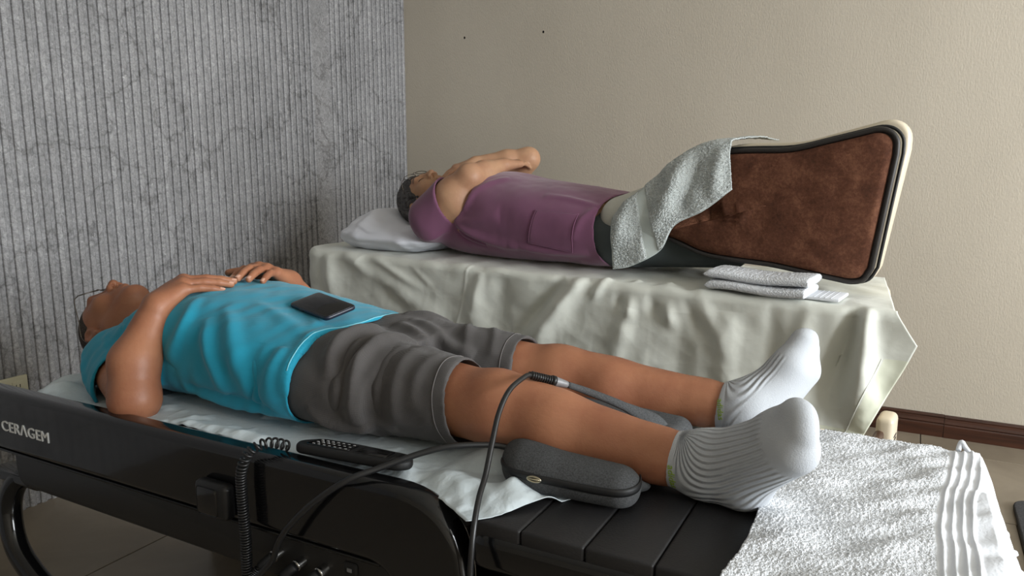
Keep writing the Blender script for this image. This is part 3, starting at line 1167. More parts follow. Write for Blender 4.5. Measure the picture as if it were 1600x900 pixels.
def add_hand(S, W, K, T, across, nrm, thumb=None, curl=0.012, spread=0.020, sc=1.0, kn=0.021):
    """W wrist, K knuckle line centre, T fingertip centre, across: index to little finger, nrm: away from the palm"""
    W, K, T = [np.array(q, float) for q in (W, K, T)]
    ac = np.array(across, float)
    ac /= np.linalg.norm(ac)
    nr = np.array(nrm, float)
    nr /= np.linalg.norm(nr)
    Ls = (0.94, 1.03, 0.97, 0.80)
    back = (0.0, 0.004, 0.0, -0.008)
    tips = []
    fd = (K - W) / np.linalg.norm(K - W)
    for i in range(4):
        q = i - 1.5
        kn_p = K + ac * q * kn * sc + fd * back[i] - nr * (0.004 * abs(q))
        S.cone(W + ac * q * 0.010, kn_p, 0.0215 * sc, 0.0145 * sc, 0.014)
        tip = kn_p + (T - K) * Ls[i] + ac * q * (spread - kn) * sc
        j1 = kn_p + (tip - kn_p) * 0.46 + nr * curl
        j2 = kn_p + (tip - kn_p) * 0.76 + nr * curl * 0.72
        r = (0.0102, 0.0103, 0.0098, 0.0088)[i] * sc
        S.cone(kn_p, j1, r * 1.18, r, 0.006)
        S.cone(j1, j2, r * 1.02, r * 0.92, 0.003)
        S.cone(j2, tip, r * 0.92, r * 0.78, 0.003)
        S.ell(kn_p + nr * 0.003, (r * 1.2,) * 3, None, 0.008)
        tips.append((tip, (tip - j2) / np.linalg.norm(tip - j2), r))
    if thumb is not None:
        b0 = W + (K - W) * 0.18 - ac * 0.018 * sc
        b1 = W + (K - W) * 0.62 - ac * 0.043 * sc - nr * 0.004
        t = np.array(thumb, float)
        m = b1 + (t - b1) * 0.5 + nr * 0.005
        S.cone(b0, b1, 0.019 * sc, 0.0155 * sc, 0.014)
        S.cone(b1, m, 0.0135 * sc, 0.0115 * sc, 0.006)
        S.cone(m, t, 0.0115 * sc, 0.0092 * sc, 0.004)
        tips.append((t, (t - m) / np.linalg.norm(t - m), 0.0105 * sc))
    return tips


def nail_mesh(tip, d, nr, r):
    nr = nr - d * (nr @ d)
    nr /= np.linalg.norm(nr)
    sd = np.cross(d, nr)
    V = []
    for i, t in enumerate(np.linspace(-1, 1, 7)):
        for a in np.linspace(-0.95, 0.95, 7):
            rr = r * 0.80
            w = a * math.sqrt(max(0.05, 1 - max(0, t) ** 2 * 0.55))
            V.append(tip + d * (0.0055 * t - 0.0005) + sd * (rr * math.sin(w)) + nr * (rr * math.cos(w) * 0.9 + 0.0006 - 0.001 * max(0, t)))
    return np.array(V), [tuple(q) for q in grid_faces(7, 7)]


def make_glasses(parent, f, zc, yc, w=0.026, h=0.019, ear=True, droop=0.0):
    """wire-rimmed spectacles in a head frame"""
    a = np.linspace(0, 2 * np.pi, 33)
    sq = lambda c: np.sign(c) * np.abs(c) ** 0.72
    g = None
    parts = []
    for sx in (-1, 1):
        ring = np.stack([sx * 0.033 + w * sq(np.cos(a)), yc - 0.006 * np.abs((sx * 0.033 + w * sq(np.cos(a))) / 0.06) ** 2 + 0 * a, zc + h * sq(np.sin(a))], 1)
        parts.append((ring, sx))
    segs = [tube(f.w(r), 0.0013 * f.sc, 6) for r, _ in parts]
    br = np.array([(-0.008, yc, zc + 0.006), (0, yc + 0.003, zc + 0.009), (0.008, yc, zc + 0.006)])
    segs.append(tube(f.w(spline(br, 5)), 0.0012 * f.sc, 6))
    root = new_obj('eyeglasses', *merge(*segs), M['wire'], parent)
    for sx in (-1, 1):
        if ear:
            pth = np.array([(sx * 0.060, yc - 0.006, zc + 0.006), (sx * 0.074, yc - 0.02, zc + 0.004), (sx * 0.079, 0.03, 0.022 + droop), (sx * 0.082, -0.015, 0.028 + droop * 0.6), (sx * 0.083, -0.035, 0.008)])
            new_obj('temple_arm', *tube(f.w(spline(pth, 6)), 0.0014 * f.sc, 6), M['wire'], root)
    for ring, sx in parts:
        cen = ring.mean(0)
        V = np.vstack([f.w(ring[:-1]), f.w(cen + np.array([0, 0.002, 0]))[None]])
        n = len(ring) - 1
        new_obj('lens', V, [(i, (i + 1) % n, n) for i in range(n)], M['lens'], root)
    return root


# ---------------------------------------------------------------- the man on the near bed
ZM = 0.652                                   # surface he lies on
VOX = 0.0032
S = SDF((-2.02, 0.88, 0.63), (-0.05, 1.62, 0.97), VOX)
t = math.radians(14)
fm = Frame((-1.848, 1.25, 0.748), (-math.sin(t), 0, math.cos(t)), (-math.cos(t), 0, -math.sin(t)), 0.98)
add_head(S, fm, (-1.645, 1.255, 0.732), 0.057)
# trunk
S.loft([-1.72, -1.66, -1.58, -1.45, -1.30, -1.15, -1.0, -0.90], [1.255] * 8, [0.695, 0.71, 0.738, 0.757, 0.760, 0.748, 0.738, 0.73],
       [0.09, 0.15, 0.19, 0.198, 0.195, 0.19, 0.185, 0.15], [0.04, 0.058, 0.085, 0.105, 0.106, 0.093, 0.082, 0.07], 2.4, 0.03)
# near arm
sh, el, wr = np.array((-1.640, 1.085, 0.714)), np.array((-1.416, 0.980, 0.688)), np.array((-1.440, 1.066, 0.868))
S.cone(sh, el, 0.053, 0.046, 0.02)
S.cone(el + (0, 0, -0.004), el + (-0.004, 0.004, 0.0), 0.046, 0.044, 0.02)
mid = el + (wr - el) * 0.36 + np.array((-0.010, -0.012, 0.006))
S.cone(el, mid, 0.046, 0.0505, 0.02)
S.cone(mid, wr, 0.0495, 0.030, 0.02, flat=((0.3, -1, 0.2), 1.06))
kn1, tp1 = np.array((-1.447, 1.142, 0.908)), np.array((-1.386, 1.226, 0.900))
ac1 = np.array((0.80, -0.55, -0.10))
tipsA = add_hand(S, wr, kn1, tp1, ac1, (-0.1, -0.25, 1), (-1.50, 1.20, 0.905), 0.006, 0.0185, 1.02, 0.020)
# far arm
sh2, el2, wr2 = np.array((-1.640, 1.43, 0.714)), np.array((-1.40, 1.535, 0.700)), np.array((-1.418, 1.435, 0.872))
S.cone(sh2, el2, 0.058, 0.044, 0.02)
mid = el2 + (wr2 - el2) * 0.4 + np.array((0, 0.012, 0.006))
S.cone(el2, mid, 0.044, 0.045, 0.02)
S.cone(mid, wr2, 0.045, 0.029, 0.02)
kn2, tp2 = np.array((-1.418, 1.356, 0.915)), np.array((-1.390, 1.266, 0.904))
tipsB = add_hand(S, wr2, kn2, tp2, (1, 0.12, -0.05), (0, 0.15, 1), (-1.49, 1.31, 0.905), 0.010, 0.024, 1.02, 0.021)
# legs
kneeN, kneeF = np.array((-0.640, 1.140, 0.742)), np.array((-0.640, 1.402, 0.730))
ankN, ankF = np.array((-0.262, 1.150, 0.704)), np.array((-0.258, 1.432, 0.712))
for hip, kn, an in (((-1.02, 1.165, 0.745), kneeN, ankN), ((-1.02, 1.345, 0.745), kneeF, ankF)):
    hip = np.array(hip)
    S.cone(hip, kn, 0.088, 0.062, 0.03)
    S.ell(kn + (0.012, 0, 0.020), (0.042, 0.040, 0.042), None, 0.03)          # kneecap
    S.ell(kn + (0.072, 0, 0.022), (0.020, 0.022, 0.022), None, 0.03)          # shin bump below it
    S.cone(kn, kn + (an - kn) * 0.3 + (0, 0, -0.008), 0.058, 0.060, 0.03)
    S.cone(kn + (an - kn) * 0.3 + (0, 0, -0.008), an + (-0.075, 0, 0), 0.060, 0.0415, 0.03)
    S.cone(kn + (an - kn) * 0.12 + (0, 0, 0.022), an + (-0.08, 0, 0.010), 0.034, 0.028, 0.03)
    S.cone(an + (-0.09, 0, 0), an, 0.0405, 0.042, 0.02)
# feet
heelN, ballN, toeN = np.array((-0.206, 1.142, 0.696)), np.array((-0.140, 1.080, 0.792)), np.array((-0.116, 1.058, 0.832))
heelF, ballF, toeF = np.array((-0.232, 1.452, 0.700)), np.array((-0.186, 1.497, 0.788)), np.array((-0.166, 1.520, 0.838))


def add_foot(S, an, hl, ba, to, side, off=0.0):
    """side: unit vector from the inner to the outer edge of the foot"""
    side = np.array(side, float) / np.linalg.norm(side)
    S.cone(an, hl, 0.043 + off, 0.037 + off, 0.03)
    S.cone(hl, hl + (0.004, 0, -0.004), 0.037 + off, 0.036 + off, 0.02)
    for q in (-1, 1):
        S.cone(an + side * q * 0.008, ba + side * q * 0.020, 0.036 + off, 0.024 + off, 0.03)
        S.cone(hl + side * q * 0.008, ba + side * q * 0.022 + (0.010, 0, -0.006), 0.028 + off, 0.021 + off, 0.03)
    S.cone(ba - side * 0.022, to - side * 0.018, 0.024 + off, 0.0175 + off, 0.02)
    S.cone(ba, to + (to - ba) * 0.05, 0.024 + off, 0.015 + off, 0.02)
    S.cone(ba + side * 0.024, to + side * 0.022 - (to - ba) * 0.35, 0.021 + off, 0.014 + off, 0.02)


sideN, sideF = (0.55, -0.80, -0.2), (0.45, 0.85, -0.2)
add_foot(S, ankN, heelN, ballN, toeN, sideN)
add_foot(S, ankF, heelF, ballF, toeF, sideF)
S.keep(lambda X, Y, Z: np.maximum(ZM - 0.012 - Z, -1) + 0 * X + 0 * Y)
V, Fq = S.mesh()
V = relax(V, Fq, 1, 0.4)
man = new_obj('person', V, Fq, M['skin_m'],
              label='man in a turquoise polo shirt and grey shorts lying on the black bed', cat='person')
for tp, d, r in tipsA + tipsB:
    new_obj('fingernail', *nail_mesh(tp, d, np.array((0, -0.25, 1.0)), r), M['nail'], man)

# short hair
Hs = SDF((-2.02, 1.12, 0.63), (-1.78, 1.38, 0.9), 0.0034)
Hs.ell(fm.w((0, -0.016, 0.033)), np.array((0.0785, 0.0995, 0.0885)) * 0.98, fm.R, 0.01)
Hs.ell(fm.w((0, -0.045, -0.02)), np.array((0.0765, 0.062, 0.07)) * 0.98, fm.R, 0.01)
Hs.ell(fm.w((0, 0.085, -0.015)), np.array((0.085, 0.078, 0.105)) * 0.98, fm.R, 0.004, 's')
Hs.ell(fm.w((0.082, -0.008, -0.015)), np.array((0.02, 0.024, 0.04)) * 0.98, fm.R, 0.004, 's')
Hs.ell(fm.w((-0.082, -0.008, -0.015)), np.array((0.02, 0.024, 0.04)) * 0.98, fm.R, 0.004, 's')
Hs.keep(lambda X, Y, Z: (ZM - 0.006 - Z) + 0 * X + 0 * Y)
V, Fq = Hs.mesh()
new_obj('hair', V, Fq, M['hair_m'], man, label='short grey hair')
make_glasses(man, fm, 0.044, 0.104, 0.027, 0.019, True, 0.02)

# turquoise polo shirt
SLO, SHI = (-1.80, 0.90, 0.63), (-0.98, 1.62, 0.93)
S = SDF(SLO, SHI, VOX)
S.loft([-1.748, -1.70, -1.64, -1.57, -1.45, -1.34, -1.22, -1.10, -1.00], [1.255] * 9,
       [0.695, 0.710, 0.728, 0.751, 0.765, 0.767, 0.759, 0.748, 0.738],
       [0.110, 0.155, 0.190, 0.205, 0.213, 0.216, 0.222, 0.228, 0.234], [0.040, 0.058, 0.084, 0.107, 0.126, 0.123, 0.113, 0.104, 0.098], 2.6, 0.02)
S2 = SDF(SLO, SHI, VOX)
slv_end = sh + (el - sh) * 0.50
S2.cone(sh + (-0.005, 0.02, 0.0), slv_end + (el - sh) * 0.2, 0.074, 0.061, 0.035)
S2.cone(sh + (0.0, -0.015, -0.03), slv_end + (0.0, -0.012, -0.03), 0.045, 0.046, 0.03)
slv2 = sh2 + (el2 - sh2) * 0.50
S2.cone(sh2 + (-0.005, -0.02, 0), slv2 + (el2 - sh2) * 0.2, 0.073, 0.071, 0.035)
ad, ad2 = (el - sh) / np.linalg.norm(el - sh), (el2 - sh2) / np.linalg.norm(el2 - sh2)


def sleeve_cut(X, Y, Z):
    s1 = np.where(Y < 1.25, (X - slv_end[0]) * ad[0] + (Y - slv_end[1]) * ad[1] + (Z - slv_end[2]) * ad[2],
                  (X - slv2[0]) * ad2[0] + (Y - slv2[1]) * ad2[1] + (Z - slv2[2]) * ad2[2])
    return s1


cutm = np.where(S2.F < S.F, sleeve_cut(*[S.ax[i].reshape([-1 if j == i else 1 for j in range(3)]) for i in range(3)]), -1)
S.F = smin(S.F, S2.F, 0.022)
S.shell(0.0065)
S.F = np.maximum(S.F, cutm).astype(np.float32)


def shirt_cut(X, Y, Z):
    hem = X + 1.030 - 0.006 * np.sin(Y * 21) - 0.004 * np.clip((Z - 0.8) * 6, -1, 1)
    neck = -1.745 - X + 0 * Z
    return np.maximum.reduce([hem + 0 * Y, neck + 0 * Y, 0.6545 - Z + 0 * X + 0 * Y])


S.keep(shirt_cut)
V, Fq = S.mesh()
V = relax(V, Fq, 2, 0.5)
N = vnormals(V, Fq)
# keep the trunk and sleeve from merging where they touch
SF = [([(-1.382, 1.14, 0.859), (-1.346, 1.06, 0.82), (-1.381, 1.04, 0.756)], 0.014, 0.013, 0.018),
      ([(-1.303, 1.1, 0.823), (-1.242, 1.06, 0.777), (-1.207, 1.04, 0.705)], 0.015, 0.013, 0.022),
      ([(-1.295, 1.13, 0.839), (-1.189, 1.07, 0.794), (-1.123, 1.04, 0.731)], 0.013, 0.014, 0.026),
      ([(-1.076, 1.08, 0.799), (-1.073, 1.05, 0.761), (-1.084, 1.03, 0.701)], 0.011, 0.014, 0.026),
      ([(-1.13, 1.08, 0.80), (-1.12, 1.04, 0.74), (-1.13, 1.03, 0.68)], -0.007, 0.012, 0.018),
      ([(-1.262, 1.18, 0.876), (-1.132, 1.14, 0.84), (-1.043, 1.1, 0.831)], 0.006, 0.016, 0.020),
      ([(-1.366, 1.03, 0.666), (-1.212, 1.03, 0.663), (-1.043, 1.02, 0.672)], 0.016, 0.012, 0.016),
      ([(-1.35, 1.04, 0.70), (-1.22, 1.03, 0.69), (-1.08, 1.02, 0.69)], -0.008, 0.010, 0.012),
      ([(-1.047, 1.18, 0.834), (-1.045, 1.1, 0.792), (-1.035, 1.04, 0.733)], 0.009, 0.012, 0.016),
      ([(-1.17, 1.25, 0.87), (-1.08, 1.17, 0.85), (-1.05, 1.10, 0.82)], 0.006, 0.014, 0.016),
      ([(-1.44, 1.06, 0.84), (-1.42, 1.045, 0.76), (-1.44, 1.04, 0.68)], 0.012, 0.010, 0.014),
      ([(-1.66, 1.12, 0.78), (-1.60, 1.06, 0.76), (-1.55, 1.02, 0.74)], 0.006, 0.008, 0.010),
      ([(-1.69, 1.09, 0.74), (-1.62, 1.02, 0.70), (-1.56, 0.99, 0.67)], 0.009, 0.009, 0.012),
      ([(-1.68, 1.06, 0.70), (-1.62, 1.0, 0.67), (-1.57, 0.98, 0.66)], -0.007, 0.007, 0.010),
      ([(-1.62, 1.14, 0.81), (-1.56, 1.09, 0.80), (-1.50, 1.06, 0.78)], -0.006, 0.008, 0.008),
      ([(-1.60, 1.17, 0.84), (-1.54, 1.12, 0.84), (-1.50, 1.08, 0.83)], 0.007, 0.010, 0.010)]
V = folds_on(V, N, SF)
V = V + N * (0.0016 * fnoise(V * np.array([1, 1, 0.6]), 0.05, 21) + 0.002 * fnoise(V, 0.12, 22))[:, None]
V[:, 2] = np.maximum(V[:, 2], 0.654)
shirt = new_obj('polo_shirt', V, Fq, M['teal'], man, label='turquoise polo shirt')
shirt_bvh = bvh_of(V, Fq)
# pale stitched edge of the hem
yy = np.linspace(1.03, 1.47, 60)
hemline = []
for y in yy:
    zt = 0.740 + 0.099 * max(0, 1 - (abs(y - 1.255) / 0.234) ** 2.6) ** (1 / 2.6)
    x = -1.030 + 0.006 * math.sin(y * 21) + 0.004 * max(-1, min(1, (zt - 0.8) * 6)) - 0.003
    hemline.append((x, y, zt))
P = cast(shirt_bvh, hemline, (0.0, 0.1, -1), 0.0002)
P = P[np.abs(P[:, 0] - np.array(hemline)[:, 0]) < 0.01]
new_obj('hem_stitching', *tube(P, 0.0013, 6), M['tealtrim'], shirt)
# collar: a turned-down band round the neck
col = []
for a in np.linspace(-2.5, 2.5, 50):
    for j, q in enumerate(np.linspace(0, 1, 8)):
        r = 0.072 + 0.020 * q + 0.004 * math.sin(q * 3.1)
        open_ = max(0, 1 - abs(a) / 0.5)
        x = -1.735 + 0.042 * q + 0.075 * max(0, math.cos(a)) ** 1.3 + 0.012 * open_ * q
        col.append((x, 1.255 + r * math.sin(a) * 1.12, 0.738 + r * math.cos(a) * 0.92))
col = np.array(col)
col[:, 2] = np.maximum(col[:, 2], 0.662)
solid(new_obj('collar', col, grid_faces(50, 8), M['teal'], shirt), 0.0022)

# grey shorts
S = SDF((-1.12, 0.98, 0.63), (-0.64, 1.60, 0.93), VOX)
S.loft([-1.10, -1.03, -0.95, -0.88], [1.255] * 4, [0.738, 0.738, 0.736, 0.732], [0.216, 0.220, 0.218, 0.205], [0.090, 0.089, 0.087, 0.082], 2.5, 0.02)
for hip, kn in (((-1.00, 1.158, 0.745), kneeN), ((-1.00, 1.352, 0.742), kneeF)):
    S.cone(hip, kn + (0.02, 0, -0.002), 0.100, 0.078, 0.035, flat=((0, 0.2, 1), 1.02))
S.shell(0.0065)
S.keep(lambda X, Y, Z: np.maximum.reduce([X + 0.698 + 0.16 * (Z - 0.742) + 0 * Y, -1.08 - X + 0 * Y + 0 * Z, 0.655 - Z + 0 * X + 0 * Y]))
V, Fq = S.mesh()
V = relax(V, Fq, 2, 0.5)
N = vnormals(V, Fq)
SF = [([(-0.998, 1.27, 0.84), (-0.969, 1.2, 0.816), (-0.973, 1.12, 0.79), (-0.947, 1.07, 0.761)], 0.020, 0.014, 0.018),
      ([(-0.874, 1.24, 0.797), (-0.902, 1.16, 0.793), (-0.894, 1.08, 0.76), (-0.883, 1.04, 0.693)], 0.022, 0.012, 0.018),
      ([(-0.93, 1.2, 0.81), (-0.935, 1.12, 0.78), (-0.925, 1.05, 0.71)], -0.010, 0.012, 0.016),
      ([(-0.806, 1.22, 0.8), (-0.812, 1.12, 0.785), (-0.805, 1.05, 0.739), (-0.807, 1.04, 0.682)], 0.009, 0.012, 0.016),
      ([(-0.84, 1.18, 0.80), (-0.85, 1.1, 0.775), (-0.845, 1.05, 0.70)], -0.006, 0.010, 0.016),
      ([(-0.753, 1.16, 0.796), (-0.769, 1.1, 0.778), (-0.75, 1.05, 0.736)], 0.005, 0.010, 0.014),
      ([(-0.961, 1.33, 0.821), (-0.856, 1.32, 0.785), (-0.781, 1.3, 0.785)], 0.014, 0.014, 0.014),
      ([(-0.994, 1.04, 0.712), (-0.909, 1.03, 0.667), (-0.806, 1.03, 0.673)], 0.016, 0.011, 0.014),
      ([(-0.974, 1.3, 0.818), (-0.909, 1.28, 0.808), (-0.826, 1.25, 0.797)], 0.016, 0.016, 0.012),
      ([(-0.90, 1.27, 0.80), (-0.85, 1.25, 0.79), (-0.76, 1.25, 0.77)], -0.016, 0.014, 0.014),
      ([(-0.86, 1.42, 0.82), (-0.83, 1.36, 0.81), (-0.80, 1.31, 0.78)], 0.010, 0.010, 0.012),
      ([(-0.80, 1.42, 0.81), (-0.77, 1.37, 0.81), (-0.75, 1.33, 0.77)], 0.008, 0.008, 0.010),
      ([(-1.0, 1.36, 0.83), (-0.95, 1.39, 0.82), (-0.90, 1.45, 0.79)], 0.014, 0.018, 0.016)]
V = folds_on(V, N, SF)
V = V + N * (0.0015 * fnoise(V, 0.045, 31) + 0.0025 * fnoise(V, 0.10, 32))[:, None]
V[:, 2] = np.maximum(V[:, 2], 0.6545)
shorts = new_obj('shorts', V, Fq, M['shorts'], man, label='dark grey mesh shorts')
for kn in (kneeN, kneeF):           # stitched line round each leg hem
    a = np.linspace(0, 2 * np.pi, 60)
    bv = bvh_of(V, Fq) if kn is kneeN else bv
    ring = []
    for q in a:
        d = Vector((0, math.cos(q), math.sin(q)))
        c = Vector((-0.722 - 0.16 * (0.07 * math.sin(q)), kn[1], kn[2]))
        h = bv.ray_cast(c + d * 0.2, -d)
        if h[0] is not None and (h[0] - c).length < 0.11:
            ring.append(tuple(h[0] + d * 0.0004))
    if len(ring) > 10:
        new_obj('hem_stitching', *tube(np.array(ring), 0.0011, 5, False), M['hemgrey'], shorts)

# socks
def make_sock(an, hl, ba, to, side, kn, cuff_x, text_at, text_dir):
    lo = np.minimum.reduce([an, hl, ba, to]) - 0.12
    hi = np.maximum.reduce([an, hl, ba, to]) + 0.08
    Q = SDF(lo, hi, 0.0028)
    Q.cone(an + (-0.09, 0, 0), an, 0.0435, 0.045, 0.02)
    add_foot(Q, an, hl, ba, to, side, 0.0032)
    Q.F = np.maximum(Q.F, -(Q.F + 0.02))
    Q.keep(lambda X, Y, Z: np.maximum(cuff_x + 0.10 * (0.70 - Z) * -1 - X, 0.6535 - Z) + 0 * Y)
    V, Fq = Q.mesh()
    V = relax(V, Fq, 1, 0.4)
    o = new_obj('sock', V, Fq, M['sock'], man, label='white rib-knit ankle sock')
    # rib coordinate: distance round the foot
    sd = np.array(side, float) / np.linalg.norm(side)
    ax = (to - an) / np.linalg.norm(to - an)
    dn = np.cross(ax, sd)
    d, tt = seg_dist(V, an + (to - an) * -0.4, to)
    ax_pts = spline([an + (-0.10, 0, 0), an, an * 0.45 + ba * 0.35 + hl * 0.2, ba, to + (to - ba) * 0.6], 12)
    acc = np.zeros(len(V), complex)
    for a_, b_ in zip(ax_pts[:-1], ax_pts[1:]):
        dd, tt = seg_dist(V, a_, b_)
        tg = (b_ - a_) / np.linalg.norm(b_ - a_)
        s1_ = sd - tg * (tg @ sd)
        s1_ /= np.linalg.norm(s1_)
        d1_ = np.cross(tg, s1_)
        rel = V - a_
        d1_ = d1_ if d1_[0] < 0 else -d1_
        an_ = np.arctan2(rel @ s1_, rel @ d1_)
        wgt = np.exp(-(dd / 0.012)) + 1e-12
        acc = acc + wgt * np.exp(1j * an_)
    ang = np.angle(acc)
    sole = np.cross(sd, (ba - hl) / np.linalg.norm(ba - hl))
    if sole[0] < 0:
        sole = -sole
    hgt = (V - hl) @ sole
    along = (V - an) @ ax
    mask = np.clip((0.012 - hgt) / 0.01, 0, 1) * np.clip((np.linalg.norm(ba - an) * 0.98 - along) / 0.012, 0, 1) * np.clip((V[:, 0] - cuff_x - 0.012) / 0.006, 0, 1)
    mask = mask * np.clip((np.linalg.norm(V - hl, axis=1) - 0.045) / 0.01, 0, 1)
    set_attr(o, 'rib', ang * 0.045)
    set_attr(o, 'ribmask', mask)
    bv = bvh_of(V, Fq)
    v, f = text_mesh('adidas', 0.017, 0.0)
    # fine-cut the letters so that they follow the round cuff
    p0, du, dv = [np.array(q, float) for q in text_at]
    pts = p0 + v[:, :1] * du + v[:, 1:2] * dv
    pts = cast(bv, pts, text_dir, 0.0008)
    solid(new_obj('lettering', pts, f, M['green'], o, smooth=False), 0.0006, 1.0)
    return o


make_sock(ankN, heelN, ballN, toeN, sideN, kneeN, -0.318, ((-0.3125, 1.11, 0.711), (0.10, 0.0, -0.99), (0.99, 0, 0.10)), (0, 1, 0.0))
make_sock(ankF, heelF, ballF, toeF, sideF, kneeF, -0.306, ((-0.3035, 1.38, 0.742), (0.14, 0.0, -0.99), (0.99, 0, 0.14)), (0, 1, -0.35))

# smartphone on his belly
def smartphone():
    c = np.array((-1.112, 1.226, 0.86))
    xa = np.array((0.955, -0.29, -0.07))
    xa /= np.linalg.norm(xa)
    ya = np.array((0.27, 0.93, 0.22))
    ya -= xa * (ya @ xa)
    ya /= np.linalg.norm(ya)
    za = np.cross(xa, ya)
    grid = [c + xa * u + ya * w for u in np.linspace(-0.07, 0.07, 7) for w in np.linspace(-0.033, 0.033, 5)]
    hit = cast(shirt_bvh, grid, (0, 0, -1), 0)
    lift = max((h - c) @ za for h in hit)
    o_ = c + za * lift

    def tr(vf):
        v, f = vf
        v = np.array(v)
        return o_ + v[:, :1] * xa + v[:, 1:2] * ya + v[:, 2:] * za, f
    r = rounded([(-0.075, -0.0385), (0.075, -0.0385), (0.075, 0.0385), (-0.075, 0.0385)], 0.013, 6)
    ph = new_obj('smartphone', *tr(prism(r, 2, 0.0005, 0.0095, 0.003, 3)), M['navyplastic'],
                 label='black smartphone lying screen up on the turquoise shirt', cat='phone')
    r2 = rounded([(-0.0725, -0.036), (0.0725, -0.036), (0.0725, 0.036), (-0.0725, 0.036)], 0.011, 6)
    new_obj('screen', *tr(prism(r2, 2, 0.0090, 0.0101, 0.0004, 2)), M['screen'], ph, label='dark phone screen')
    new_obj('side_button', *tr(box((-0.03, -0.0395, 0.003), (-0.012, -0.038, 0.006), 0.0005, 1)), M['black'], ph)


smartphone()

# ---------------------------------------------------------------- far bed (its own frame: u along the bed, v towards the wall)
BO, BU, BV = np.array((-2.236, 2.346)), np.array((0.9932, -0.1161)), np.array((0.1161, 0.9932))
BL, BW = 2.17, 0.62


def B(p):
    p = np.asarray(p, float)
    xy = BO + p[..., :1] * BU + p[..., 1:2] * BV
    return np.concatenate([xy, p[..., 2:3]], -1)


def bobj(name, vf, *a, **k):
    v, f = vf
    return new_obj(name, B(np.array(v)), f, *a, **k)


def ztop(u):
    return 0.820 - 0.014 * u / 2.12


fb = empty('massage_bed', tuple(B(np.array((1.08, 0.31, 0.0)))), 'cream framed massage bed hidden under the pale green sheet', 'bed')
bobj('mattress', prism(rounded([(0.03, 0.03), (BL - 0.03, 0.03), (BL - 0.03, BW - 0.02), (0.03, BW - 0.02)], 0.10, 8), 2, 0.68, 0.796, 0.03, 4), M['cream'], fb)
bobj('frame', prism(rounded([(0.08, 0.06), (BL - 0.05, 0.06), (BL - 0.05, BW - 0.05), (0.08, BW - 0.05)], 0.08, 6), 2, 0.50, 0.68, 0.02, 3), M['cream'], fb)
for u_ in (0.25, 1.95):
    for v_ in (0.14, 0.48):
        bobj('leg', box((u_ - 0.03, v_ - 0.03, 0.0), (u_ + 0.03, v_ + 0.03, 0.52), 0.01), M['cream'], fb)
lg = bobj('foot_leg', box((2.175, 0.17, 0.0), (2.222, 0.26, 0.475), 0.016, 4), M['cream'], fb)
for k in range(9):
    bobj('vent_slot', box((2.2212, 0.185, 0.33 + k * 0.011), (2.2232, 0.225, 0.335 + k * 0.011)), M['trim'], lg, smooth=False)
bobj('foot_rail', box((2.176, 0.02, 0.36), (2.20, 0.168, 0.44), 0.008), M['wood'], fb)


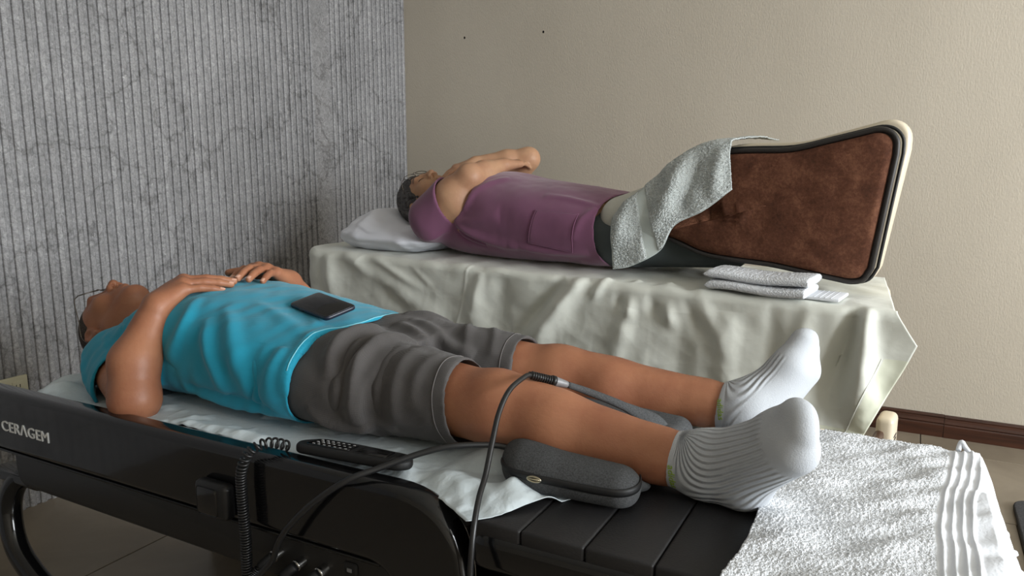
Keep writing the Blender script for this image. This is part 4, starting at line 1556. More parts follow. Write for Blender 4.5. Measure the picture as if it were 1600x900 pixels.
# pale green sheet: lies on the mattress and hangs over the front
def far_sheet():
    nu = 520
    U0, U1 = -0.03, BL + 0.045
    u = np.linspace(0, 1, nu)
    n_top, n_hang = 60, 150
    hang = np.interp(U0 + u * (U1 - U0), [-0.03, 0.3, 0.45, 0.8, 1.13, 1.16, 1.4, 1.8, 2.2], [0.30, 0.26, 0.222, 0.258, 0.272, 0.30, 0.34, 0.36, 0.35])
    rows = []
    taper = lambda vv: 0.115 * max(0.0, vv / 0.6)
    top_v = np.linspace(BW - 0.012, 0.0, n_top)
    for i in range(nu):
        uu = U0 + u[i] * (U1 - U0)
        # plan rounding of the head corner
        c = 0.13
        inset = 0.0
        if uu < c - 0.03:
            q = (c - 0.03 - uu) / c
            inset = c * (1 - math.sqrt(max(0, 1 - min(1, q) ** 2)))
        zt = ztop(uu)
        r = 0.028
        pts = []
        for v_ in top_v:
            vv = BW - 0.012 + (v_ - (BW - 0.012)) * (BW - 0.012 - inset - r) / (BW - 0.012)
            pts.append((uu - taper(vv) * max(0, (uu - 1.9) / (U1 - 1.9)), vv, zt))
        for d in np.linspace(0, hang[i], n_hang + 1)[1:]:
            arc = r * math.pi / 2
            if d < arc:
                t_ = d / r
                pts.append((uu, inset + r - r * math.sin(t_), zt - r * (1 - math.cos(t_))))
            else:
                pts.append((uu, inset, zt - r - (d - arc)))
        rows.append(pts)
    G = np.array(rows)
    # foot corner: the cloth swings out past the end of the bed and its border climbs
    hd = np.clip((ztop(0) - G[..., 2]) / 0.35, 0, 1)
    ue = np.clip((G[..., 0] - 1.80) / (U1 - 1.80), 0, 1)
    edge = np.interp(hd.ravel(), [0.0, 0.13, 0.27, 0.45, 0.63, 1.0], [0.0, 0.032, 0.064, 0.040, 0.012, -0.042]).reshape(hd.shape)
    G[..., 0] += edge * ue ** 1.5
    out = np.zeros_like(G)
    out[..., 1] = -1
    nrm = grid_normals(G)
    if nrm[nu // 2, n_top + 60, 1] > 0:
        nrm = -nrm
    lo = np.clip((ztop(1) - G[..., 2]) / 0.30, 0, 1)
    F = -0.0
    L = [((0.16, -0.01, 0.81), (0.20, -0.02, 0.60), 0.020, 0.030, 0.05), ((0.24, 0.0, 0.82), (0.78, -0.01, 0.59), 0.020, 0.022, 0.05),
         ((0.34, 0.0, 0.80), (0.62, -0.01, 0.60), -0.016, 0.030, 0.05), ((0.40, 0.0, 0.815), (0.70, -0.01, 0.70), 0.008, 0.012, 0.02),
         ((0.60, -0.01, 0.80), (0.72, -0.01, 0.72), 0.006, 0.010, 0.016),
         ((0.93, 0.0, 0.80), (0.89, -0.01, 0.57), 0.014, 0.016, 0.05), ((1.02, 0.0, 0.80), (1.00, -0.01, 0.57), -0.014, 0.03, 0.05),
         ((1.34, 0.0, 0.815), (1.13, -0.02, 0.55), 0.034, 0.020, 0.050), ((1.26, 0.0, 0.81), (1.06, -0.02, 0.57), -0.018, 0.018, 0.040),
         ((1.42, 0.03, 0.82), (1.36, -0.02, 0.74), 0.020, 0.014, 0.016), ((1.47, 0.06, 0.82), (1.45, -0.02, 0.72), -0.016, 0.012, 0.018),
         ((1.50, 0.06, 0.82), (1.50, -0.02, 0.70), 0.026, 0.012, 0.020), ((1.555, 0.05, 0.82), (1.58, -0.02, 0.70), -0.018, 0.012, 0.022),
         ((1.60, 0.06, 0.82), (1.64, -0.02, 0.68), 0.026, 0.014, 0.024), ((1.66, 0.04, 0.82), (1.72, -0.02, 0.66), -0.016, 0.014, 0.026),
         ((1.70, 0.03, 0.82), (1.80, -0.02, 0.64), 0.016, 0.016, 0.03), ((1.50, -0.01, 0.74), (1.44, -0.02, 0.52), 0.018, 0.02, 0.05),
         ((1.66, -0.01, 0.74), (1.66, -0.02, 0.48), -0.014, 0.03, 0.06), ((1.80, -0.01, 0.76), (1.80, -0.02, 0.48), 0.016, 0.03, 0.05),
         ((1.92, -0.01, 0.80), (1.93, -0.02, 0.48), -0.014, 0.02, 0.05), ((2.02, -0.01, 0.80), (1.98, -0.02, 0.48), 0.020, 0.02, 0.05),
         ((2.135, 0.0, 0.82), (2.06, -0.02, 0.47), -0.040, 0.016, 0.055), ((2.16, 0.0, 0.82), (2.16, -0.02, 0.48), 0.032, 0.014, 0.05)]
    L = [(p, q, amp * (0.75 if 1.4 < p[0] < 1.75 and p[2] > 0.8 else 1.35), w0 * 1.05, w1 * 0.95) for p, q, amp, w0, w1 in L]
    G = ridges(G, nrm, L)
    # the long stitched seam
    seam = spline([(0.885, 0.03, 0.823), (0.868, -0.004, 0.80), (0.855, -0.004, 0.72), (0.835, -0.004, 0.64), (0.80, -0.004, 0.555)], 6)
    D = np.full(G.shape[:2], 9.0)
    for a_, b_ in zip(seam[:-1], seam[1:]):
        D = np.minimum(D, seg_dist(G * np.array([1, 0.3, 1]), a_ * np.array([1, 0.3, 1]), b_ * np.array([1, 0.3, 1]))[0])
    G += nrm * (0.0028 * np.exp(-(D / 0.0045) ** 2))[..., None]
    topm = (1 - lo)
    G += nrm * ((0.0030 * fnoise(G, 0.10, 41) + 0.0012 * fnoise(G, 0.045, 42) * (0.4 + lo) + 0.0022 * crumple(G * np.array([1, 1, 0.8]), 0.13, 44) * (0.25 + lo) + 0.0008 * crumple(G, 0.04, 45) * (0.3 + lo) + 0.006 * lo * fnoise(G * np.array([1, 1, 0.3]), 0.16, 43)))[..., None]
    G[..., 2] = np.where(G[..., 1] > 0.05, np.clip(G[..., 2], 0.800, 0.84), G[..., 2])
    o = new_obj('bed_sheet', B(G).reshape(-1, 3), grid_faces(nu, G.shape[1]), M['sheet'],
                label='pale green cotton sheet hanging in folds over the far bed', cat='sheet')
    solid(o, 0.0015)
    # wide stitched hem band along the lower border and the end
    nb = G.shape[1]
    o.data.materials.append(M['hem'])
    fi = np.zeros((nu - 1, nb - 1), np.int32)
    fi[:, nb - 5:] = 1
    fi[nu - 12:, n_top + 58:] = 1
    o.data.polygons.foreach_set('material_index', fi.ravel())
    # ridge of the hem stitching
    hemP = B(G[nu - 13, n_top + 58:] + nrm[nu - 13, n_top + 58:] * 0.002)
    new_obj('hem_stitching', *tube(hemP, 0.0012, 5), M['sheet'], o)


far_sheet()

# ---------------------------------------------------------------- pillow
def pillow():
    nu, nv = 120, 90
    a = np.linspace(0, 2 * np.pi, nu)
    P = []
    for i in range(nv):
        phi = -np.pi / 2 + np.pi * i / (nv - 1)
        for j in range(nu):
            th = a[j]
            sg = lambda x, e: math.copysign(abs(x) ** e, x)
            x = sg(math.cos(th), 0.45) * sg(math.cos(phi), 0.55)
            y = sg(math.sin(th), 0.45) * sg(math.cos(phi), 0.55)
            z = sg(math.sin(phi), 0.85)
            P.append((x, y, z))
    P = np.array(P)
    x, y, z = P.T
    th = 0.074 * (0.25 + 0.75 * (1 - np.abs(x) ** np.where(x < 0, 9.0, 2.6)) * (1 - 0.8 * np.abs(y) ** 4))
    dent = 0.050 * np.exp(-(((x - 0.30) / 0.40) ** 2 + ((y + 0.0) / 0.45) ** 2))
    Z = 0.045 + z * th
    Z = np.where(z > 0, Z - dent * z + 0.045 * np.exp(-((x + 0.45) / 0.30) ** 2) * z - 0.02 * np.clip(x - 0.4, 0, 1) * z, Z)
    G = np.stack([0.345 + 0.258 * x, 0.34 + 0.275 * y, ztop(0.3) + 0.006 + Z], -1)
    n = G - np.array([0.335, 0.34, ztop(0.3) + 0.05])
    n /= np.linalg.norm(n, axis=1)[:, None]
    G = ridges(G, n, [((0.10, 0.10, 0.90), (0.34, 0.07, 0.86), 0.022, 0.018, 0.02), ((0.12, 0.07, 0.86), (0.5, 0.06, 0.835), -0.020, 0.012, 0.015),
                      ((0.20, 0.09, 0.95), (0.45, 0.08, 0.86), 0.018, 0.014, 0.018), ((0.09, 0.12, 0.90), (0.14, 0.20, 0.95), -0.022, 0.012, 0.014),
                      ((0.22, 0.2, 0.97), (0.30, 0.1, 0.90), 0.008, 0.012, 0.016)])
    G += n * (0.005 * fnoise(G, 0.09, 51) + 0.006 * crumple(G, 0.11, 52) + 0.002 * crumple(G, 0.05, 53))[:, None]
    G[:, 2] = np.maximum(G[:, 2], ztop(0.3) + 0.004)
    new_obj('pillow', B(G), grid_faces(nv, nu), M['linen'], label='crumpled white pillow under the dark-haired head', cat='pillow')


pillow()

# ---------------------------------------------------------------- the woman on the far bed
WV = 0.0040
S = SDF((0.14, -0.02, 0.80), (1.80, 0.66, 1.27), WV)
t = math.radians(-10)
fw = Frame((0.420, 0.325, 1.022), (-math.sin(t), -0.26, math.cos(t)), (-math.cos(t), 0.02, -math.sin(t)), 1.06)
add_head(S, fw, (0.60, 0.325, 0.965), 0.056)
S.loft([0.52, 0.58, 0.66, 0.80, 0.95, 1.10, 1.25, 1.36], [0.325] * 8, [0.945, 0.945, 0.955, 0.965, 0.955, 0.945, 0.935, 0.93],
       [0.10, 0.16, 0.20, 0.215, 0.22, 0.225, 0.225, 0.21], [0.08, 0.10, 0.125, 0.15, 0.14, 0.13, 0.12, 0.11], 2.3, 0.03)
shA, elA, wrA = np.array((0.622, 0.124, 0.962)), np.array((0.764, 0.160, 1.116)), np.array((0.782, 0.345, 1.160))
S.cone(shA, shA + (elA - shA) * 0.55, 0.064, 0.070, 0.03)
S.cone(shA + (elA - shA) * 0.30 + (0.016, -0.004, -0.010), shA + (elA - shA) * 0.5 + (0.022, -0.008, -0.02), 0.050, 0.058, 0.03)
S.cone(shA + (elA - shA) * 0.55, elA, 0.068, 0.050, 0.03)
S.ell(elA + (0.0, -0.006, 0.004), (0.040, 0.040, 0.040), None, 0.025)
S.cone(elA, elA + (wrA - elA) * 0.4 + (0, 0, -0.004), 0.043, 0.044, 0.025)
S.cone(elA + (wrA - elA) * 0.4, wrA, 0.044, 0.027, 0.02)
add_hand(S, wrA, (0.79, 0.42, 1.168), (0.795, 0.50, 1.150), (1, 0, 0.1), (0, 0.1, 1), (0.74, 0.44, 1.15), 0.008, 0.019, 0.92, 0.019)
SA = S
S = SDF((0.14, -0.02, 0.80), (1.80, 0.66, 1.27), WV)
shB, elB, wrB = np.array((0.60, 0.53, 0.975)), np.array((0.780, 0.520, 1.183)), np.array((0.620, 0.385, 1.168))
S.cone(shB, elB, 0.060, 0.043, 0.03)
S.ell(elB + (0.006, 0.0, 0.004), (0.036, 0.036, 0.036), None, 0.02)
S.cone(elB, elB + (wrB - elB) * 0.4, 0.041, 0.042, 0.025)
S.cone(elB + (wrB - elB) * 0.4, wrB, 0.042, 0.027, 0.02)
add_hand(S, wrB, (0.572, 0.315, 1.150), (0.555, 0.245, 1.100), (-0.7, 0.7, 0.1), (-0.2, 0.1, 1), (0.62, 0.27, 1.12), 0.008, 0.019, 0.92, 0.019)
hh = np.clip(0.5 + 0.5 * (SA.F - S.F) / 0.008, 0, 1)
SA.F = SA.F * (1 - hh) + S.F * hh - 0.008 * hh * (1 - hh)
S = SA
for v_ in (0.225, 0.42):
    w_ = v_ + (0.05 if v_ < 0.3 else 0.0)
    S.cone((1.28, v_, 0.93), (1.60, w_, 0.985), 0.095, 0.062, 0.03)
    S.cone((1.60, w_, 0.985), (1.77, w_, 1.02), 0.060, 0.052, 0.03)
S.keep(lambda X, Y, Z: (0.825 - Z) + 0 * X + 0 * Y)
V, Fq = S.mesh()
V = relax(V, Fq, 1, 0.4)
woman = new_obj('person', B(V), Fq, M['skin_w'], label='woman in a plum shirt lying on the far bed, arms crossed', cat='person')

# hair
Hs = SDF((0.14, 0.14, 0.82), (0.56, 0.52, 1.2), 0.004)
Hs.ell(fw.w((0, -0.020, 0.042)), np.array((0.093, 0.108, 0.103)), fw.R, 0.01)
Hs.ell(fw.w((0, -0.052, -0.025)), np.array((0.088, 0.068, 0.085)), fw.R, 0.02)
Hs.ell(fw.w((0, 0.104, -0.024)), np.array((0.088, 0.098, 0.100)), fw.R, 0.012, 's')
for sx in (-1, 1):
    Hs.ell(fw.w((sx * 0.090, 0.004, -0.022)), np.array((0.026, 0.026, 0.038)), fw.R, 0.006, 's')
    Hs.cone(fw.w((sx * 0.076, 0.030, 0.03)), fw.w((sx * 0.077, 0.034, -0.012)), 0.010, 0.004, 0.008)
V, Fq = Hs.mesh()
N = vnormals(V, Fq)
Lc = fw.loc(V)
V = V + N * (0.0035 * np.sin(Lc[:, 0] * 260 + 4 * np.sin(Lc[:, 2] * 30) + Lc[:, 1] * 90) + 0.004 * fnoise(V, 0.035, 61))[:, None]
new_obj('hair', B(V), Fq, M['hair_w'], woman, label='short dark hair with grey streaks')


class BFrame(Frame):
    def w(s, p):
        return B(Frame.w(s, p))


fw2 = BFrame(fw.c, fw.R[1], fw.R[2], fw.sc)
make_glasses(woman, fw2, 0.064, 0.088, 0.025, 0.016, True, 0.03)
# eyebrows and closed eyelash lines
wv, wf = B(V), Fq
bw = BVHTree.FromPolygons([tuple(q) for q in [v.co + woman.location for v in woman.data.vertices]], [tuple(p.vertices) for p in woman.data.polygons])
for sx in (-1, 1):
    lash = [fw.w((sx * q, 0.15, 0.0045 - 0.10 * (q - 0.033) ** 2 / 0.01 * 0.1)) for q in np.linspace(0.019, 0.047, 10)]
    dW = Vector(B(fw.c - fw.R[1] * 0.3) - B(fw.c)).normalized()
    P = cast(bw, B(np.array(lash)), dW, 0.0004)
    new_obj('eyelash', *tube(P, 0.0013, 5), M['trim'], woman)
    brow = [fw.w((sx * q, 0.15, 0.0285 + 0.004 * math.sin((q - 0.016) / 0.036 * 3.1))) for q in np.linspace(0.016, 0.052, 10)]
    P = cast(bw, B(np.array(brow)), dW, 0.0002)
    new_obj('eyebrow', *tube(P, np.array([0.001] + [0.0022] * 8 + [0.0008]), 5), M['hair_w'], woman)

# plum shirt
lo_, hi_ = (0.44, 0.0, 0.80), (1.42, 0.66, 1.24)
S = SDF(lo_, hi_, WV)
S.loft([0.50, 0.545, 0.60, 0.68, 0.80, 0.95, 1.10, 1.25, 1.38], [0.325] * 9, [0.955, 0.955, 0.957, 0.963, 0.972, 0.962, 0.955, 0.945, 0.938],
       [0.105, 0.150, 0.190, 0.208, 0.226, 0.243, 0.250, 0.250, 0.245], [0.085, 0.105, 0.125, 0.148, 0.163, 0.152, 0.142, 0.132, 0.122], 2.35, 0.02)
S2 = SDF(lo_, hi_, WV)
for shx, elx in ((shA, elA), (shB, elB)):
    dd = (elx - shx)
    S2.cone(shx + (-0.018, 0.010 if shx[1] < 0.3 else -0.010, 0.0), shx + dd * 0.6, 0.093, 0.088, 0.03)
dA, dB = np.array((0.92, 0.05, 0.38)), (elB - shB) / np.linalg.norm(elB - shB)
eA, eB = np.array((0.688, 0.13, 1.02)), shB + (elB - shB) * 0.34
gx, gy, gz = [S.ax[i].reshape([-1 if j == i else 1 for j in range(3)]) for i in range(3)]
pl = np.where(gy < 0.33, (gx - eA[0]) * dA[0] + (gy - eA[1]) * dA[1] + (gz - eA[2]) * dA[2],
              (gx - eB[0]) * dB[0] + (gy - eB[1]) * dB[1] + (gz - eB[2]) * dB[2])
cutm = np.where(S2.F < S.F, pl, -1)
S.F = smin(S.F, S2.F, 0.03)
S.shell(0.008)
S.F = np.maximum(S.F, cutm).astype(np.float32)
S.keep(lambda X, Y, Z: np.maximum.reduce([X - 1.325 - 0.10 * np.clip(0.95 - Z, -0.05, 0.15) + 0 * Y, 0.500 - X + 0 * Z + 0 * Y, 0.826 - Z + 0 * X + 0 * Y]))
V, Fq = S.mesh()
V = relax(V, Fq, 2, 0.5)
N = vnormals(V, Fq)
V = folds_on(V, N, [([(0.735, 0.10, 0.95), (0.85, 0.09, 0.90), (1.02, 0.09, 0.87)], 0.018, 0.012, 0.022),
                    ([(0.73, 0.10, 0.93), (0.78, 0.09, 0.88), (0.86, 0.09, 0.85)], -0.014, 0.010, 0.014),
                    ([(0.73, 0.11, 0.96), (0.82, 0.10, 0.96), (0.95, 0.09, 0.99)], 0.012, 0.010, 0.03),
                    ([(0.98, 0.09, 0.88), (1.12, 0.08, 0.865), (1.30, 0.09, 0.87)], 0.014, 0.014, 0.018),
                    ([(1.10, 0.13, 1.07), (1.22, 0.14, 1.05), (1.33, 0.13, 1.03)], 0.007, 0.014, 0.014),
                    ([(1.31, 0.12, 1.03), (1.27, 0.09, 0.98), (1.25, 0.08, 0.92)], 0.008, 0.012, 0.014),
                    ([(0.90, 0.22, 1.12), (0.82, 0.15, 1.06), (0.77, 0.11, 1.0)], 0.010, 0.016, 0.016),
                    ([(0.70, 0.12, 0.93), (0.66, 0.10, 0.91), (0.60, 0.09, 0.90)], 0.010, 0.010, 0.012)])
V = V + N * (0.0007 * fnoise(V, 0.06, 71) + 0.003 * fnoise(V, 0.16, 72))[:, None]
V[:, 2] = np.maximum(V[:, 2], 0.826)
ps = new_obj('shirt', B(V), Fq, M['purple'], woman, label='plum coloured short-sleeved shirt')
# patch pocket
bvs = bvh_of(V, Fq)
q0, q1, q2, q3 = [np.array(q) for q in ((1.100, 0.0, 1.035), (1.262, 0.0, 1.030), (1.245, 0.0, 0.900), (1.075, 0.0, 0.922))]
pk = []
for i in np.linspace(0, 1, 24):
    for j in np.linspace(0, 1, 24):
        pk.append((q0 * (1 - i) + q1 * i) * (1 - j) + (q3 * (1 - i) + q2 * i) * j)
pk = cast(bvs, pk, (0, 1, -0.25), 0.003).reshape(24, 24, 3)
po = new_obj('pocket', B(pk).reshape(-1, 3), grid_faces(24, 24), M['purple'], ps)
solid(po, 0.003, 0.0)
rim = np.vstack([pk[0, :], pk[:, -1], pk[::-1][0, ::-1], pk[::-1, 0]])
new_obj('pocket_seam', *tube(B(rim + np.array((0, -0.001, 0))), 0.0016, 5, False), M['purple'], po)

# dark trousers
S = SDF((1.24, 0.0, 0.80), (1.80, 0.66, 1.12), WV)
S.loft([1.24, 1.32, 1.40], [0.325] * 3, [0.932, 0.93, 0.93], [0.225, 0.225, 0.215], [0.112, 0.110, 0.105], 2.3, 0.02)
for v_ in (0.225, 0.42):
    w_ = v_ + (0.05 if v_ < 0.3 else 0.0)
    S.cone((1.36, v_, 0.93), (1.60, w_, 0.975), 0.105, 0.075, 0.03)
    S.cone((1.60, w_, 0.975), (1.77, w_, 1.01), 0.075, 0.065, 0.03)
    S.cone((1.40, w_, 0.885), (1.72, w_, 0.89), 0.062, 0.045, 0.03)
S.keep(lambda X, Y, Z: (0.826 - Z) + 0 * X + 0 * Y)
V, Fq = S.mesh()
V = relax(V, Fq, 1, 0.5)
new_obj('trousers', B(V), Fq, M['pants'], woman, label='dark grey trousers')

# ---------------------------------------------------------------- leg massager round her legs
lm = empty('leg_massager', tuple(B(np.array((1.9, 0.32, 0.845)))), 'large brown velvet and cream leg massager standing on the far bed', 'massager')
top_l = [(1.47, 1.10), (1.60, 1.170), (1.70, 1.203), (1.78, 1.210), (1.90, 1.212), (2.00, 1.234), (2.08, 1.253)]
outl = [(1.480, 0.945), (1.56, 0.928), (1.66, 0.893), (1.76, 0.882), (1.86, 0.876), (1.96, 0.862), (2.04, 0.850)]
corner_b = [(2.085, 0.845), (2.118, 0.855), (2.137, 0.888)]
corner_t = [(2.176, 1.195), (2.174, 1.232), (2.155, 1.256), (2.125, 1.263)]
poly = [tuple(p) for p in spline(np.array([(a, b, 0) for a, b in outl + corner_b]), 4)[:, :2]] + \
       [tuple(p) for p in spline(np.array([(a, b, 0) for a, b in corner_t + top_l[::-1]]), 4)[:, :2]]


def grow(poly, d):
    P = np.array(poly)
    n = len(P)
    T = np.roll(P, -1, 0) - np.roll(P, 1, 0)
    T /= np.linalg.norm(T, axis=1)[:, None] + 1e-9
    Nn = np.stack([T[:, 1], -T[:, 0]], 1)
    ar = 0.5 * np.sum(P[:, 0] * np.roll(P[:, 1], -1) - np.roll(P[:, 0], -1) * P[:, 1])
    return [tuple(q) for q in (P + Nn * d * (1 if ar > 0 else -1))]


def pad_face(poly, v0, th):
    """domed cushion face built from an outline"""
    P = np.array(poly)
    c = np.array([1.85, 1.05])
    rings, V = 16, []
    for r in range(rings + 1):
        s_ = 1 - r / rings
        q = c + (P - c) * (s_ * 0.985 + 0.0)
        bulge = th * (1 - (s_ ** 6))
        for p in q:
            V.append((p[0], v0 - bulge, p[1]))
    V = np.array(V)
    n = len(P)
    F = []
    for r in range(rings):
        for i in range(n):
            j = (i + 1) % n
            F.append((r * n + i, r * n + j, (r + 1) * n + j, (r + 1) * n + i))
    base = [(p[0], v0 + 0.03, p[1]) for p in P]
    off = len(V)
    V = np.vstack([V, base])
    for i in range(n):
        j = (i + 1) % n
        F.append((off + i, off + j, j, i))
    return V, F


pv_, pf_ = pad_face(grow(poly, -0.010), 0.162, 0.012)
nn = np.zeros_like(pv_)
nn[:, 1] = -1
pv_ = ridges(pv_, nn, [((1.735, 0.15, 1.05), (1.748, 0.15, 0.985), 0.014, 0.008, 0.012), ((1.80, 0.15, 1.06), (1.765, 0.15, 0.985), 0.012, 0.008, 0.012),
                       ((1.75, 0.15, 1.05), (1.757, 0.15, 0.985), -0.008, 0.006, 0.010)])
pv_[:, 1] -= 0.0018 * fnoise(pv_, 0.06, 81)
bobj('velvet_pad', (pv_, pf_), M['velvet'], lm, label='brown velvet side pad')
P3 = np.array([(p[0], 0.168, p[1]) for p in grow(poly, -0.003)])
P3 = np.vstack([P3, P3[:1]])
bobj('piping', tube(P3, 0.0075, 8, False), M['trim'], lm)
bobj('inner_layer', prism(grow(poly, -0.004), 1, 0.172, 0.215, 0.006, 2), M['trim'], lm)
P4 = np.array([(p[0] + 0.004, 0.20, p[1] + 0.002) for p in grow(poly, 0.004)])
bobj('zip', tube(np.vstack([P4, P4[:1]]), 0.0045, 8, False), M['zip'], lm)
sh_poly = [(a + 0.006 + 0.010 * (b > 1.0), b + 0.019 * max(0, (b - 1.05) / 0.2)) for a, b in grow(poly, 0.004)]
bobj('shell', prism(sh_poly, 1, 0.218, 0.275, 0.012, 4), M['cream'], lm)
sh2_ = [(1.86 + (a - 1.86) * 0.90, 1.04 + (b - 1.04) * 0.93) for a, b in sh_poly]
bobj('back_layer', prism(sh2_, 1, 0.275, 0.50, 0.03, 3), M['cream'], lm)
# pale padded cuff over the thighs
S = SDF((1.28, 0.08, 0.88), (1.62, 0.60, 1.2), 0.005)
for v_ in np.linspace(0.180, 0.49, 6):
    S.cone((1.375, v_, 1.012 - 0.05 * abs(v_ - 0.33)), (1.52, v_, 1.055), 0.058, 0.06, 0.04)
S.cone((1.365, 0.168, 0.985), (1.50, 0.165, 1.0), 0.052, 0.05, 0.04)
S.keep(lambda X, Y, Z: (0.90 - Z) + 0 * X + 0 * Y)
V, Fq = S.mesh()
bobj('thigh_cuff', (relax(V, Fq, 2, 0.5), Fq), M['offwhite'], lm, label='off-white padded thigh cuff')

# towel draped over the massager
def draped_towel():
    E = np.array([(1.383, 0.100, 1.000), (1.432, 0.108, 1.056), (1.490, 0.120, 1.105), (1.555, 0.130, 1.165), (1.63, 0.142, 1.218), (1.74, 0.146, 1.236)])
    R = np.array([(1.400, 0.086, 0.838), (1.46, 0.092, 0.852), (1.55, 0.102, 0.905), (1.592, 0.112, 0.985), (1.675, 0.122, 1.030), (1.755, 0.135, 1.095)])
    Lb = np.array([(1.47, 0.24, 1.105), (1.50, 0.28, 1.130), (1.54, 0.32, 1.165), (1.60, 0.38, 1.225), (1.70, 0.39, 1.245), (1.815, 0.36, 1.240)])
    n, m1, m2 = 150, 60, 110
    rs = lambda K: np.stack([np.interp(np.linspace(0, 1, n), np.linspace(0, 1, len(spline(K, 12))), spline(K, 12)[:, i]) for i in range(3)], 1)
    E, R, Lb = rs(E), rs(R), rs(Lb)
    G = np.zeros((n, m1 + m2, 3))
    for j, q in enumerate(np.linspace(0, 1, m1, endpoint=False)):
        G[:, j] = Lb * (1 - q) + E * q
        G[:, j, 2] += 0.006 * math.sin(q * 3.14)
    for j, q in enumerate(np.linspace(0, 1, m2)):
        G[:, m1 + j] = E * (1 - q) + R * q
        G[:, m1 + j, 1] -= 0.022 * math.sin(min(1, q * 2.2) * 1.57) * (1 - 0.4 * q)
    for _ in range(10):                     # soften the turn over the edge
        G[:, m1 - 10:m1 + 10] = (G[:, m1 - 11:m1 + 9] + G[:, m1 - 10:m1 + 10] + G[:, m1 - 9:m1 + 11]) / 3
    nr = grid_normals(G)
    if nr[n // 2, m1 + 50, 1] > 0:
        nr = -nr
    G = ridges(G, nr, [((1.72, 0.12, 1.23), (1.70, 0.10, 1.06), 0.016, 0.02, 0.025), ((1.62, 0.12, 1.21), (1.52, 0.09, 0.95), 0.018, 0.02, 0.03),
                       ((1.66, 0.12, 1.20), (1.60, 0.10, 1.02), -0.010, 0.016, 0.02), ((1.54, 0.12, 1.15), (1.44, 0.09, 0.88), -0.010, 0.02, 0.025),
                       ((1.44, 0.1, 1.08), (1.40, 0.08, 0.90), 0.012, 0.02, 0.02)])
    rng = np.random.RandomState(8)
    q = np.linspace(0, 1, n)[:, None]
    b = np.linspace(0, 1, m1 + m2)[None]
    band = (np.abs(q - 0.32 - 0.03 * b) < 0.045) | (b > 0.985) | (q < 0.02)
    G += nr * (np.where(band, -0.0015, rng.rand(n, m1 + m2) * 0.0034) + 0.003 * fnoise(G, 0.08, 91))[..., None]
    o = new_obj('hand_towel', B(G).reshape(-1, 3), grid_faces(n, m1 + m2), M['terry_g'], label='pale grey-white hand towel draped diagonally over the brown massager', cat='towel')
    o.data.materials.append(M['flat_g'])
    o.data.polygons.foreach_set('material_index', band[:-1, :-1].astype(np.int32).ravel())
    solid(o, 0.003)


draped_towel()


# folded white towel in front of the massager
def folded_towel():
    root = None
    layers = []
    n, m = 120, 40
    rng = np.random.RandomState(5)
    for li, (z0_, th_, u0, u1, v0, v1) in enumerate(((0.004, 0.027, 1.725, 2.005, 0.008, 0.170), (0.032, 0.025, 1.716, 2.010, 0.022, 0.180))):
        a = np.linspace(0, 2 * np.pi, 64, endpoint=False)
        V = []
        us = np.linspace(0, 1, n)
        for i, s_ in enumerate(us):
            uu = u0 + (u1 - u0) * s_
            k = min(1, math.sqrt(max(0.0, 1 - (1 - min(1, s_ / 0.06)) ** 2)) + 0.02)
            k2 = min(1, (1 - s_) / 0.02 + 0.5)
            zt = ztop(uu) + z0_ + th_ / 2 + 0.003 * math.sin(s_ * 7 + li)
            skew = -0.045 * s_
            for q in a:
                cx_, cz_ = math.cos(q), math.sin(q)
                sy = math.copysign(abs(cx_) ** 0.5, cx_)
                sz = math.copysign(abs(cz_) ** 0.6, cz_)
                V.append((uu, (v0 + v1) / 2 + skew * 0.4 + sy * (v1 - v0) / 2, zt + sz * th_ / 2 * k * k2))
        V = np.array(V)
        V[:, 2] += rng.rand(len(V)) * 0.002
        F = []
        for i in range(n - 1):
            for j in range(64):
                k = (j + 1) % 64
                F.append((i * 64 + j, i * 64 + k, (i + 1) * 64 + k, (i + 1) * 64 + j))
        F.append(tuple(range(64))[::-1])
        F.append(tuple((n - 1) * 64 + j for j in range(64)))
        layers.append((V, F))
    o = bobj('folded_towel', layers[0], M['terry_w'], label='folded white terry towel lying in front of the brown massager', cat='towel')
    bobj('upper_fold', layers[1], M['terry_w'], o)
    # front lip of the fold, and the flat border sticking out at the right
    lip = box((1.995, 0.030, ztop(2.0) + 0.004), (2.085, 0.150, ztop(2.0) + 0.013), 0.003, 2)
    bobj('border_end', lip, M['flat_w'], o)
    for k in range(4):
        bobj('border_ridge', tube(np.array([(2.022 + k * 0.014, 0.030, ztop(2.0) + 0.0128), (2.022 + k * 0.014, 0.148, ztop(2.0) + 0.0128)]), 0.0010, 6), M['flat_w'], o)


folded_towel()

# ---------------------------------------------------------------- calf massager cushion under the man's legs
cz0 = 0.655
cush = empty('calf_massager', (-0.47, 1.2, cz0), 'grey fabric calf massage cushion with a black zip under the knees', 'cushion')
S = SDF((-0.64, 0.98, 0.64), (-0.28, 1.52, 0.77), 0.0034)
for v_ in np.linspace(1.065, 1.46, 8):
    w_ = 0.0 if 1.1 < v_ < 1.42 else 0.012
    S.cone((-0.555 + w_, v_, 0.684), (-0.365 - w_, v_, 0.678), 0.034, 0.029, 0.03)
S.cone((-0.53, 1.040, 0.684), (-0.375, 1.050, 0.681), 0.030, 0.028, 0.03)
S.cone((-0.555, 1.085, 0.688), (-0.50, 1.05, 0.682), 0.026, 0.024, 0.03)
for yy_ in (1.14, 1.42):        # the legs press hollows into it
    S.cone((-0.68, yy_, 0.742), (-0.26, yy_, 0.712), 0.063, 0.052, 0.012, 's')
S.keep(lambda X, Y, Z: (0.6565 - Z) + 0 * X + 0 * Y)
V, Fq = S.mesh()
V = relax(V, Fq, 2, 0.5)
new_obj('cushion_body', V, Fq, M['felt'], cush, label='grey marl fabric cover')
cb = bvh_of(V, Fq)
